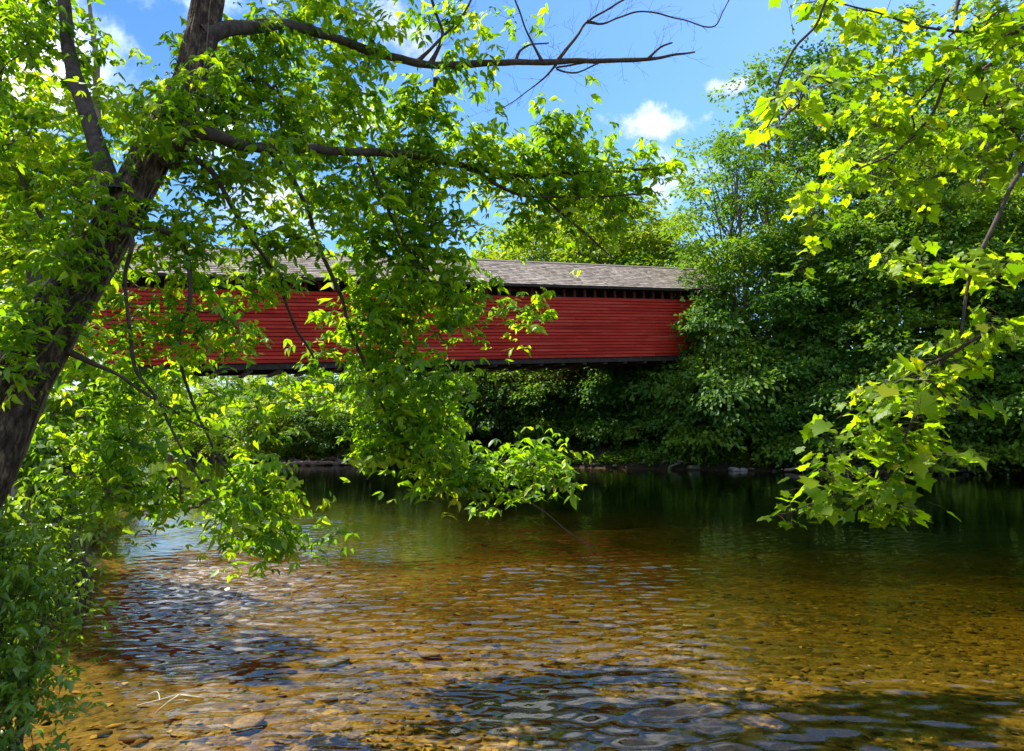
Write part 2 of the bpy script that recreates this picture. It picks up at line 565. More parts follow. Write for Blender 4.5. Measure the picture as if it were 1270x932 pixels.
for a, e, rx, ry, br in ((178, 32, .5, .28, 13), (140, 45, .45, .25, 13), (215, 40, .45, .25, 13), (100, 30, .3, .15, 10), (-110, 26, .3, .14, 10)):  # unseen clouds beside and behind the camera, added as white fill light
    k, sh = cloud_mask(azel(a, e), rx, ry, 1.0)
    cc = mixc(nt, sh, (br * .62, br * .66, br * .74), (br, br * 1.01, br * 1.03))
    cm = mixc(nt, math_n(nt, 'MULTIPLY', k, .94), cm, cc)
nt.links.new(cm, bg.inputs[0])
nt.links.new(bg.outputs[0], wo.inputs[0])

sl = bpy.data.lights.new('sun', 'SUN')
sl.energy = 4.6
sl.angle = math.radians(0.53)
sl.color = (1.0, 0.95, 0.85)
so = bpy.data.objects.new('sun', sl)
sd = Vector((math.sin(SUN_AZ) * math.cos(SUN_EL), math.cos(SUN_AZ) * math.cos(SUN_EL), math.sin(SUN_EL)))
so.rotation_euler = sd.to_track_quat('Z', 'Y').to_euler()
so.location = (0, 0, 60)
COL.objects.link(so)
SC.view_settings.view_transform = 'Standard'
SC.view_settings.look = 'None'
SC.view_settings.exposure = 1.36
SC.view_settings.gamma = 1.0
SC.render.engine = 'CYCLES'
SC.cycles.max_bounces = 7
SC.cycles.diffuse_bounces = 3
SC.cycles.glossy_bounces = 2
SC.cycles.transmission_bounces = 5
SC.cycles.transparent_max_bounces = 8
SC.cycles.caustics_reflective = False
SC.cycles.caustics_refractive = False
SC.cycles.sample_clamp_indirect = 4.0
SC.cycles.use_denoising = True

# ------------------------------------------------------------------ terrain
NEAR = np.array([(500, -30), (200, -10), (40, 2), (6, 3.0), (2, 3.6), (-2.4, 4.0), (-3.5, 5.2), (-4.2, 6.6), (-5.0, 8.4), (-7.6, 13.6), (-13, 25), (-19.5, 34), (-31, 45), (-50, 58), (-90, 78), (-400, 190)], float)
FAR = np.array([(500, -5), (200, 6), (60, 30), (35, 38), (28, 41.5), (20, 44.5), (13, 47.5), (4, 51.5), (-4, 54.5), (-9, 55.5), (-15, 55), (-19, 59), (-28, 71), (-45, 84), (-90, 106), (-400, 240)], float)


def poly_dist(X, Y, pl):
    best = np.full(X.shape, 1e9)
    for (x0, y0), (x1, y1) in zip(pl[:-1], pl[1:]):
        dx, dy = x1 - x0, y1 - y0
        t = np.clip(((X - x0) * dx + (Y - y0) * dy) / (dx * dx + dy * dy), 0, 1)
        best = np.minimum(best, (X - x0 - t * dx) ** 2 + (Y - y0 - t * dy) ** 2)
    return np.sqrt(best)


def ground_z(X, Y):
    X, Y = np.asarray(X, float), np.asarray(Y, float)
    XY = np.stack([X, Y], -1)
    jx = X + 0.35 * wob(XY, 0.9, 3)
    jy = Y + 0.35 * wob(XY, 0.9, 4)
    ny = np.interp(jx, NEAR[::-1, 0], NEAR[::-1, 1])
    fy = np.interp(jx, FAR[::-1, 0], FAR[::-1, 1])
    dn, df = poly_dist(jx, jy, NEAR), poly_dist(jx, jy, FAR)
    inside = (jy > ny) & (jy < fy)
    farside = jy >= fy
    dep = np.minimum(np.minimum(0.10 + 0.052 * dn, 0.05 + 0.45 * df), 1.9)
    dep = dep + np.minimum(dep, 1) * (0.22 * wob(XY, 0.45, 5) + 0.10 * wob(XY, 1.6, 6))
    nearh = 0.04 + 0.5 * (1 - np.exp(-dn / 1.2)) + 0.03 * np.minimum(dn, 60) + 0.06 * wob(XY, 1.1, 8)
    s = np.clip((X + 18) / 22, 0, 1)
    hill = (s * s * (3 - 2 * s)) * 8.0 * (1 - np.exp(-np.maximum(df - 2, 0) / 26))
    farh = 0.05 + 0.8 * (1 - np.exp(-df / 1.6)) + 0.02 * np.minimum(df, 100) + hill + 0.1 * wob(XY, 0.9, 9)
    return np.where(inside, -np.maximum(dep, 0.02), np.where(farside, farh, nearh))


def gz(x, y):
    return float(ground_z(np.array([x]), np.array([y]))[0])


def axis_pts(n, k, half, c):
    t = np.linspace(-1, 1, n)
    return c + half * np.sinh(k * t) / math.sinh(k)


def grid_mesh(name, xs, ys, Z):
    X, Y = np.meshgrid(xs, ys)
    V = np.stack([X, Y, Z], -1).reshape(-1, 3)
    ny, nx = X.shape
    i = (np.arange(ny - 1)[:, None] * nx + np.arange(nx - 1)[None])
    Q = np.stack([i, i + 1, i + nx + 1, i + nx], -1).reshape(-1, 4)
    return V, Q


xs = axis_pts(460, 6.2, 900, 0.0)
ys = axis_pts(460, 6.0, 900, 9.0)
Z = ground_z(*np.meshgrid(xs, ys))
V, Q = grid_mesh('ground', xs, ys, Z)
g = link('ground', mesh_from('ground', V, None, Q), M['ground'])
tag(g, kind='structure')


# water: real waves near the viewer, on a closed body whose sides reach below the bed
def waves(X, Y):
    r = np.random.RandomState(21)
    h = np.zeros_like(X)
    for i in range(70):
        lam = 0.11 * (4.2 ** r.uniform(0, 1) ** 1.1)
        th = r.normal(0.5 * math.pi + 0.08, 0.42)
        k = 2 * math.pi / lam
        amp = 0.0048 * lam * r.uniform(0.4, 1.2)
        ph = r.uniform(0, 6.28)
        d = X * math.cos(th) + Y * math.sin(th)
        h += amp * np.sin(k * d + ph + 1.1 * np.sin(0.8 * (X * math.sin(th) - Y * math.cos(th)) + ph))
    XY = np.stack([X, Y], -1)
    gust = np.clip(0.42 + 0.42 * wob(XY, 0.2, 31) + 0.3 * wob(XY, 0.7, 33), 0.08, 1.0)
    gust = gust + 0.55 * np.exp(-((X - 0.9) / 1.7) ** 2) * np.clip(1.2 - Y / 22, 0, 1) + 0.5 * np.exp(-((Y - 5.6) / 1.1) ** 2 - ((X - .4) / 2.2) ** 2)
    gust = gust + 2.0 * np.exp(-((X + 3.9 + (Y - 11) * .34) / 1.5) ** 2 - ((Y - 11.6) / 3.0) ** 2)
    fade = np.clip((70 - Y) / 60, 0.35, 1)
    return h * gust * fade


wx = np.concatenate([-np.geomspace(120, 9.2, 70), np.linspace(-9, 9.0, 520), np.geomspace(9.2, 120, 70)])
wy = np.concatenate([np.array([-8, 0.5]), np.linspace(2.0, 13, 400), 13 * (60 / 13.0) ** (np.arange(1, 260) / 259.0), np.geomspace(63, 180, 16)])
WX, WY = np.meshgrid(wx, wy)
WZ = waves(WX, WY)
V, Q = grid_mesh('water', wx, wy, WZ)
ny, nx = WX.shape
ring = np.concatenate([np.arange(nx), np.arange(1, ny) * nx + nx - 1, (ny - 1) * nx + np.arange(nx - 2, -1, -1), np.arange(ny - 2, 0, -1) * nx])
low = V[ring].copy()
low[:, 2] = -5.0
nb = len(V)
m_ = len(ring)
j = np.arange(m_)
SQ = np.stack([ring[j], nb + j, nb + (j + 1) % m_, ring[(j + 1) % m_]], -1)
ctr = np.array([[0, 80, -5.0]])
T = np.stack([nb + (j + 1) % m_, nb + j, np.full(m_, nb + m_)], -1)
wob_ = link('water', mesh_from('water', np.vstack([V, low, ctr]), T, np.vstack([Q, SQ])), M['water'])
tag(wob_, kind='structure')

# ------------------------------------------------------------------ stones
def ico_stone(seed, sub=2):
    import bmesh
    bm = bmesh.new()
    bmesh.ops.create_icosphere(bm, subdivisions=sub, radius=1.0)
    V = np.array([v.co[:] for v in bm.verts])
    T = np.array([[v.index for v in f.verts] for f in bm.faces])
    bm.free()
    V = V * (1 + 0.22 * wob(V, 1.6, seed) + 0.1 * wob(V, 4, seed + 50))[:, None]
    V = np.sign(V) * np.abs(V) ** 0.85
    return V, T


mb = MB()
protos = [ico_stone(100 + i, 1) for i in range(8)]
r = np.random.RandomState(5)
cnt = 0
clump = lambda x, y: wob(np.array([[x, y]]), 1.1, 61)[0] + .5 * wob(np.array([[x, y]]), 3.0, 62)[0]
while cnt < 4600:
    y = 4.0 + 15 * r.rand() ** 1.5
    x = r.uniform(-0.75, 0.75) * (y + 1.5)
    z = gz(x, y) if cnt % 1 == 0 else 0
    if z > -0.02:
        continue
    if clump(x, y) < r.normal(-.05, .3):
        continue
    s = 0.012 + 0.055 * r.rand() ** 3 + (0.06 if r.rand() < 0.012 else 0)
    V0, T0 = protos[r.randint(8)]
    a = r.uniform(0, 6.28)
    sc = np.array([s * r.uniform(0.9, 1.7), s * r.uniform(0.7, 1.1), s * r.uniform(0.25, 0.5)])
    W = V0 * sc
    W = np.stack([W[:, 0] * math.cos(a) - W[:, 1] * math.sin(a), W[:, 0] * math.sin(a) + W[:, 1] * math.cos(a), W[:, 2]], -1)
    mb.add(W + (x, y, z + sc[2] * 0.1), T0, None, r.rand())
    cnt += 1
o = link('riverbed_pebbles', mb.mesh('riverbed_pebbles'), M['stone'])
tag(o, 'golden brown pebbles scattered over the shallow riverbed', kind='stuff')

# ------------------------------------------------------------------ leaf templates
LEAF6 = (np.array([(0, 0, 0), (.45, 0, -.02), (1, 0, -.16), (.28, .22, .05), (.66, .17, .01), (.28, -.22, .05), (.66, -.17, .01)]),
         np.array([(0, 1, 3), (3, 1, 4), (1, 2, 4), (0, 5, 1), (5, 6, 1), (1, 6, 2)]))
LEAF2 = (np.array([(0, 0, 0), (.45, .3, .07), (1, 0, -.12), (.45, -.3, .07)]), np.array([(0, 2, 1), (0, 3, 2)]))
_b = [(0.0, 0.0), (-.05, .07), (-.13, .18), (-.06, .30), (.04, .48), (.11, .42), (.18, .41), (.25, .37), (.31, .41), (.33, .45), (.46, .58), (.50, .44), (.55, .40), (.56, .32), (.60, .27), (.70, .265), (.74, .20), (.83, .11), (.92, .06), (1.0, 0.0)]
_nb = len(_b)
_zf = lambda x, y: 0.07 - 0.28 * (x - .28) ** 2 - 0.38 * y * y + .05 * math.sin(9 * y + 4 * x)
_pv = [(0.28, 0, -0.03), (0.6, 0, -0.03)] + [(x, y, _zf(x, y)) for x, y in _b] + [(x, -y, _zf(x, -y)) for x, y in _b[1:-1]]
_R = [2 + i for i in range(_nb)]
_L = [2] + [2 + _nb + i for i in range(_nb - 2)] + [2 + _nb - 1]
_tr = []
for _s, _f in ((_R, 1), (_L, -1)):
    for i in range(_nb - 1):
        c_ = 0 if i < 13 else 1
        _tr.append((c_, _s[i], _s[i + 1]) if _f < 0 else (c_, _s[i + 1], _s[i]))
    _tr.append((0, _s[13], 1) if _f < 0 else (0, 1, _s[13]))
PALM = (np.array(_pv), np.array(_tr))


def frames(d, n):
    """unit x axis along d, z close to n"""
    x = norm(d)
    y = norm(np.cross(n, x))
    z = np.cross(x, y)
    return np.stack([x, y, z], -2)      # (N,3 axes,3)


def scatter(name, tpl, O, Dv, Nv, S, tint, mat, parent=None, origin=None, wid=None):
    V0, T0 = tpl
    Fm = frames(Dv, Nv)
    S = np.asarray(S)
    N = len(O)
    loc = np.repeat(V0[None], N, 0) * S[:, None, None]
    if wid is not None:
        loc[:, :, 1] *= wid[:, None]
    V = np.einsum('nkj,njc->nkc', loc, Fm) + O[:, None]
    if origin is not None:
        V = V - np.asarray(origin)
    k = len(V0)
    T = (T0[None] + (np.arange(N) * k)[:, None, None]).reshape(-1, 3)
    me = mesh_from(name, V.reshape(-1, 3), T, None, True, np.repeat(tint, k))
    return link(name, me, mat, parent) if mat is not None else me


r = np.random.RandomState(91)
n_ = 2600
ly = 4.2 + 12 * r.rand(n_) ** 1.4
lx = r.uniform(-.75, .6, n_) * (ly + 1)
lz = ground_z(lx, ly)
ok = lz < -.03
az_ = r.uniform(0, 6.28, n_)
dv = np.stack([np.cos(az_), np.sin(az_), r.normal(0, .12, n_)], -1)
nv_ = np.stack([r.normal(0, .25, n_), r.normal(0, .25, n_), np.ones(n_)], -1)
o = scatter('sunken_leaves', LEAF6, np.stack([lx, ly, lz + .012], -1)[ok], dv[ok], nv_[ok], r.uniform(.04, .12, n_)[ok], r.rand(n_)[ok], M['stone'], wid=r.uniform(.8, 1.7, n_)[ok])
tag(o, 'brown fallen leaves lying on the shallow riverbed', kind='stuff')

# ------------------------------------------------------------------ branching growth
def smooth_path(pts, rad, step=0.12, wiggle=0.0, seed=0):
    pts = np.asarray(pts, float)
    rad = np.asarray(rad, float)
    seg = np.r_[0, np.cumsum(np.linalg.norm(np.diff(pts, axis=0), axis=1))]
    n = max(4, int(seg[-1] / step))
    t = np.linspace(0, seg[-1], n)
    # Catmull-Rom through the points
    m = np.zeros_like(pts)
    m[1:-1] = (pts[2:] - pts[:-2]) / (seg[2:] - seg[:-2])[:, None]
    m[0] = (pts[1] - pts[0]) / (seg[1] - seg[0])
    m[-1] = (pts[-1] - pts[-2]) / (seg[-1] - seg[-2])
    i = np.clip(np.searchsorted(seg, t, 'right') - 1, 0, len(pts) - 2)
    h = seg[i + 1] - seg[i]
    u = (t - seg[i]) / h
    u2, u3 = u * u, u ** 3
    out = ((2 * u3 - 3 * u2 + 1)[:, None] * pts[i] + (u3 - 2 * u2 + u)[:, None] * m[i] * h[:, None]
           + (-2 * u3 + 3 * u2)[:, None] * pts[i + 1] + (u3 - u2)[:, None] * m[i + 1] * h[:, None])
    if wiggle:
        for a in range(3):
            out[:, a] += wiggle * wob(t[:, None], 5.0, seed * 3 + a) * np.minimum(1, t / 0.3)
    return out, np.interp(t, seg, rad)


def px_path(lst, step=0.12, wiggle=0.0, seed=0):
    """lst of (px, py, depth, width in px) -> smooth 3-D path and radii"""
    pts = [P(a, b, d) for a, b, d, _ in lst]
    rad = [0.5 * wpx * d / F for _, _, d, wpx in lst]
    return smooth_path(pts, rad, step, wiggle, seed)


def grow(skeleton, attract, step=0.09, sag=0.06, base=0.0022, expo=0.42, rmax=0.02, seed=0):
    """joins every attractor to the branches already there by a curved twig; returns twig paths, radii and the end directions"""
    r = np.random.RandomState(seed)
    A = np.asarray(attract)
    cap = sum(len(s) for s in skeleton) + len(A) * 30
    nodes = np.zeros((cap, 3))
    tang = np.zeros((cap, 3))
    owner = np.full(cap, -1)
    n = 0
    for s in skeleton:
        k = len(s)
        nodes[n:n + k] = s
        tang[n:n + k] = norm(np.gradient(s, axis=0))
        n += k
    d = np.full(len(A), 1e9)
    near = np.zeros(len(A), int)

    def upd(i0, i1):
        D2 = ((A[:, None] - nodes[None, i0:i1]) ** 2).sum(-1)
        j = D2.argmin(1)
        v = D2[np.arange(len(A)), j]
        b = v < d
        d[b] = v[b]
        near[b] = i0 + j[b]
    for i0 in range(0, n, 400):
        upd(i0, min(n, i0 + 400))
    done = np.zeros(len(A), bool)
    paths, parents, ends = [], [], np.zeros((len(A), 3))
    which = []
    for _ in range(len(A)):
        i = int(np.argmin(np.where(done, 1e9, d)))
        done[i] = True
        p, t0, a = nodes[near[i]], tang[near[i]], A[i]
        L = np.linalg.norm(a - p)
        k = max(3, min(28, int(L / step)))
        out = norm(norm(a - p) + 0.5 * t0 + r.normal(0, .18, 3))
        c = p + out * L * 0.5 + np.array([0, 0, sag * L])
        u = np.linspace(0, 1, k + 1)[:, None]
        path = (1 - u) ** 2 * p + 2 * u * (1 - u) * c + u ** 2 * a
        path[1:-1] += r.normal(0, 0.012, (k - 1, 3))
        paths.append(path)
        parents.append(owner[near[i]])
        which.append(i)
        ends[i] = norm(path[-1] - path[-2])
        nodes[n:n + k] = path[1:]
        tang[n:n + k] = norm(np.gradient(path, axis=0))[1:]
        owner[n:n + k] = len(paths) - 1
        upd(n, n + k)
        n += k
    cnt = np.ones(len(paths))
    for i in range(len(paths) - 1, -1, -1):
        if parents[i] >= 0:
            cnt[parents[i]] += cnt[i]
    rads = []
    for i, p in enumerate(paths):
        r0 = min(rmax, base * cnt[i] ** expo)
        rads.append(np.linspace(r0, max(base * 0.7, r0 * 0.45), len(p)))
    return paths, rads, ends


def blobs(lst, seed, back=0.0):
    """foliage masses (px, py, rx, ry, depth, n[, depth spread]) -> attractor points"""
    r = np.random.RandomState(seed)
    out = []
    for b in lst:
        cx, cy, rx, ry, d, n = b[:6]
        dd = b[6] if len(b) > 6 else 0.5 * (rx + ry) * d / F * 0.9
        for _ in range(n):
            while True:
                q = r.uniform(-1, 1, 3)
                if (q * q).sum() <= 1:
                    break
            p = P(cx + q[0] * rx, cy + q[1] * ry, d + (q[2] + back) * dd)
            out.append(p)
    return np.array(out)


def elder_leaves(A, E, seed, size=0.105, per=(3, 6), droop=0.45, lets=(3, 5), bright=0.5, far=False):
    """compound leaves hanging round every twig end"""
    r = np.random.RandomState(seed)
    O, Dv, Nv, S, T = [], [], [], [], []
    A = np.asarray(A)
    FS = np.clip(A[:, 1] / 6.0, .85, 1.45) if far else np.ones(len(A))
    for a, e, fs in zip(A, E, FS):
        base_t = bright + r.normal(0, .22)
        for _ in range(r.randint(per[0], per[1] + 1)):
            az = r.uniform(0, 6.28)
            dl = norm(np.array([math.cos(az), math.sin(az), 0]) + 0.55 * e + np.array([0, 0, r.uniform(-.45, .25)]))
            o0 = a - e * r.uniform(0, 0.42) * fs + r.normal(0, .05 * fs, 3)
            pet = r.uniform(.05, .13) * fs
            o1 = o0 + dl * pet
            side = norm(np.cross(dl, (0, 0, 1)) + 1e-6)
            nl = r.randint(lets[0], lets[1] + 1)
            leafn = norm(np.array([0, 0, 1.0]) + 0.35 * dl + r.normal(0, .3, 3))
            tn = base_t + r.normal(0, .1)
            for q in range(nl):
                if q == 0:
                    dq, oq = dl, o1
                else:
                    sg = 1 if q % 2 else -1
                    back = ((q + 1) // 2 - 1) * 0.05 * fs
                    dq = norm(dl * 0.6 + side * sg * 0.85)
                    oq = o1 - dl * (0.012 + back)
                dq = norm(dq + np.array([0, 0, -droop]) + r.normal(0, .16, 3))
                O.append(oq); Dv.append(dq)
                Nv.append(leafn + r.normal(0, .3, 3))
                S.append(size * fs * np.clip(r.lognormal(-.08, .3), .45, 1.5)); T.append(np.clip(tn + r.normal(0, .13), 0, 1))
    return np.array(O), np.array(Dv), np.array(Nv), np.array(S), np.array(T)


def twig_mesh(paths, rads, origin, sides=4):
    mb = MB()
    for p, q in zip(paths, rads):
        mb.tube(p - origin, q, sides, cap=False)
    return mb.mesh('twigs')


def trunk_mesh(path, rad, origin, sides=40, ridge=0.06, seed=0):
    """trunk whose bark plates and furrows are pushed out of a tapered tube"""
    mb = MB()
    mb.tube(path - origin, rad, sides)
    V = np.vstack(mb.V)
    n = len(path)
    ang = np.tile(np.arange(sides) * 2 * math.pi / sides, n)
    ti = np.repeat(np.arange(n), sides)
    arc = np.r_[0, np.cumsum(np.linalg.norm(np.diff(path, axis=0), axis=1))][ti]
    c = (path - origin)[ti]
    R = V[:n * sides] - c
    q = np.stack([np.cos(ang) * 3, np.sin(ang) * 3, arc * 0.9], -1)
    q2 = np.stack([np.cos(ang) * 2.2, np.sin(ang) * 2.2, arc * 2.4], -1)
    q3 = np.stack([np.cos(ang) * 9, np.sin(ang) * 9, arc * 9], -1)
    warp = wob(q2, 1.0, seed) * 2.6
    fur = np.abs(np.sin(8 * ang + 1.3 * warp)) ** 0.5 * (.75 + .25 * np.sin(9 * arc + 2 * warp))
    fur2 = np.abs(np.sin(11 * ang - 1.4 * warp + 3 * arc)) ** 0.6
    f = 1 + ridge * (0.6 * fur + 0.4 * fur2 - 0.7) + 0.4 * ridge * wob(q3, 1.0, seed + 2) + 0.07 * wob(q, 0.5, seed + 1)
    V[:n * sides] = c + R * f[:, None]
    mb.V = [V]
    return mb.mesh('trunk')

def fork(p, d, L, depth, r, paths, rads):
    """a leafless twig with its side twigs"""
    e = norm(r.normal(0, 1, 3))
    e = norm(e - d * (e @ d))
    g = norm(d * r.uniform(.5, 1) + e * r.uniform(.5, 1.1) + np.array([0, 0, .15]))
    n = max(3, int(L / .06))
    pts = [np.array(p)]
    for _ in range(n):
        g = norm(g + r.normal(0, .13, 3) + np.array([0, 0, .03]))
        pts.append(pts[-1] + g * L / n)
    paths.append(np.array(pts))
    rads.append(np.linspace(.0022 if depth > 1 else .0016, .0009, n + 1))
    if depth > 0:
        for i in range(1, n):
            if r.rand() < .38:
                fork(pts[i], norm(pts[i + 1] - pts[i]), L * r.uniform(.3, .6), depth - 1, r, paths, rads)


def crown(tpl, leaves, leafmat, paths, rads, root, origin, sides=4):
    """twigs and the leaves on them, one mesh of two materials"""
    O, Dv, Nv, S, T = leaves
    V0, T0 = tpl
    k = len(V0)
    rb = np.random.RandomState(len(O))
    loc = np.repeat(V0[None], len(O), 0) * S[:, None, None]
    loc[:, :, 2] *= rb.uniform(-.6, 2.6, len(O))[:, None]                 # curl
    loc[:, :, 2] += loc[:, :, 1] * rb.normal(0, .22, len(O))[:, None] * loc[:, :, 0] / S[:, None]   # twist
    loc[:, :, 1] *= rb.uniform(.72, 1.15, len(O))[:, None]
    V = np.einsum('nkj,njc->nkc', loc, frames(Dv, Nv)) + O[:, None] - np.asarray(origin)
    F_ = (T0[None] + (np.arange(len(O)) * k)[:, None, None]).reshape(-1, 3)
    mb = MB()
    for p_, q_ in zip(paths, rads):
        mb.tube(p_ - origin, q_, sides, cap=False)
    tv = np.vstack(mb.V)
    nv = len(O) * k
    me = mesh_from('crown', np.vstack([V.reshape(-1, 3), tv]), F_, np.vstack(mb.Q) + nv, True, np.r_[np.repeat(T, k), np.full(len(tv), .5)])
    me.materials.append(M[leafmat])
    me.materials.append(M['twig'])
    me.polygons.foreach_set('material_index', np.r_[np.zeros(len(F_), np.int32), np.ones(len(me.polygons) - len(F_), np.int32)])
    return link('crown', me, None, root)


# ------------------------------------------------------------------ the leaning box elder on the near bank
def build_tree(name, label, cat, trunk_px, limbs_px, leaf_blobs, seed, bark, leafmat, origin, tpl=LEAF6, group=None, ridge=0.06, leafkw=None, sides=40,
               extra=None, sag=0.06, tstep=0.06, wid=None, bare=None, dens=1.0, vines=0, back=0.0, bare_limbs=()):
    origin = np.array(origin, float)
    root = empty(name, origin, label, cat, group)
    tp, tr = px_path(trunk_px, tstep, 0.015, seed)
    link('trunk', trunk_mesh(tp, tr, origin, sides, ridge, seed), M[bark], root)
    skel = [tp[len(tp) // 5:]]
    rv = np.random.RandomState(seed + 77)
    tg = norm(np.gradient(tp, axis=0))
    for k in range(vines):
        a0, i0 = rv.uniform(0, 6.28), rv.randint(0, len(tp) // 4)
        i1 = rv.randint(len(tp) // 2, int(len(tp) * .8))
        ii = np.arange(i0, i1, 3)
        s_ = ii * tstep
        an = a0 + .5 * np.sin(s_ * rv.uniform(.8, 1.6) + rv.uniform(0, 6)) + rv.uniform(-.25, .25) * s_
        up_ = norm(np.cross(tg[ii], (1.0, 0, 0)))
        sd_ = np.cross(tg[ii], up_)
        vp = tp[ii] + (tr[ii] * 1.03 + .004)[:, None] * (up_ * np.cos(an)[:, None] + sd_ * np.sin(an)[:, None])
        mb = MB()
        mb.tube(vp - origin, np.linspace(rv.uniform(.008, .016), .004, len(ii)), 6)
        link('vine', mb.mesh('vine'), M['vine'], root)
    for k, lp in enumerate(limbs_px):
        pp, pr = px_path(lp, 0.05, 0.012, seed + 5 + k)
        s_ = np.r_[0, np.cumsum(np.linalg.norm(np.diff(pp, axis=0), axis=1))]
        pr = pr * (1 + .7 * np.exp(-s_ / .1)) * (1 + .1 * wob(s_[:, None], 9, seed + k))
        mb = MB()
        mb.tube(pp - origin, pr, 12)
        link('limb', mb.mesh('limb'), M['bark_smooth'], root)
        skel.append(pp)
    A = blobs([(*q[:5], int(q[5] * dens), *q[6:]) for q in leaf_blobs], seed, back)
    if extra is not None:
        A = np.vstack([A, extra])
    nA = len(A)
    if bare:
        A = np.vstack([A, blobs(bare, seed + 3)])
    paths, rads, ends = grow(skel, A, seed=seed, sag=sag)
    for k in bare_limbs:
        q = skel[k + 1]
        s_ = np.r_[0, np.cumsum(np.linalg.norm(np.diff(q, axis=0), axis=1))]
        at_ = (s_[-1] * .55 if k == 1 else .1)
        while at_ < s_[-1]:
            i_ = min(len(q) - 2, np.searchsorted(s_, at_))
            fork(q[i_], norm(q[i_ + 1] - q[i_]), rv.uniform(.16, .5), 2, rv, paths, rads)
            at_ += rv.uniform(.07, .2)
    O, Dv, Nv, S, T = elder_leaves(A[:nA], ends[:nA], seed + 1, **(leafkw or {}))
    crown(tpl, (O, Dv, Nv, S, T), leafmat, paths, rads, root, origin)
    return root


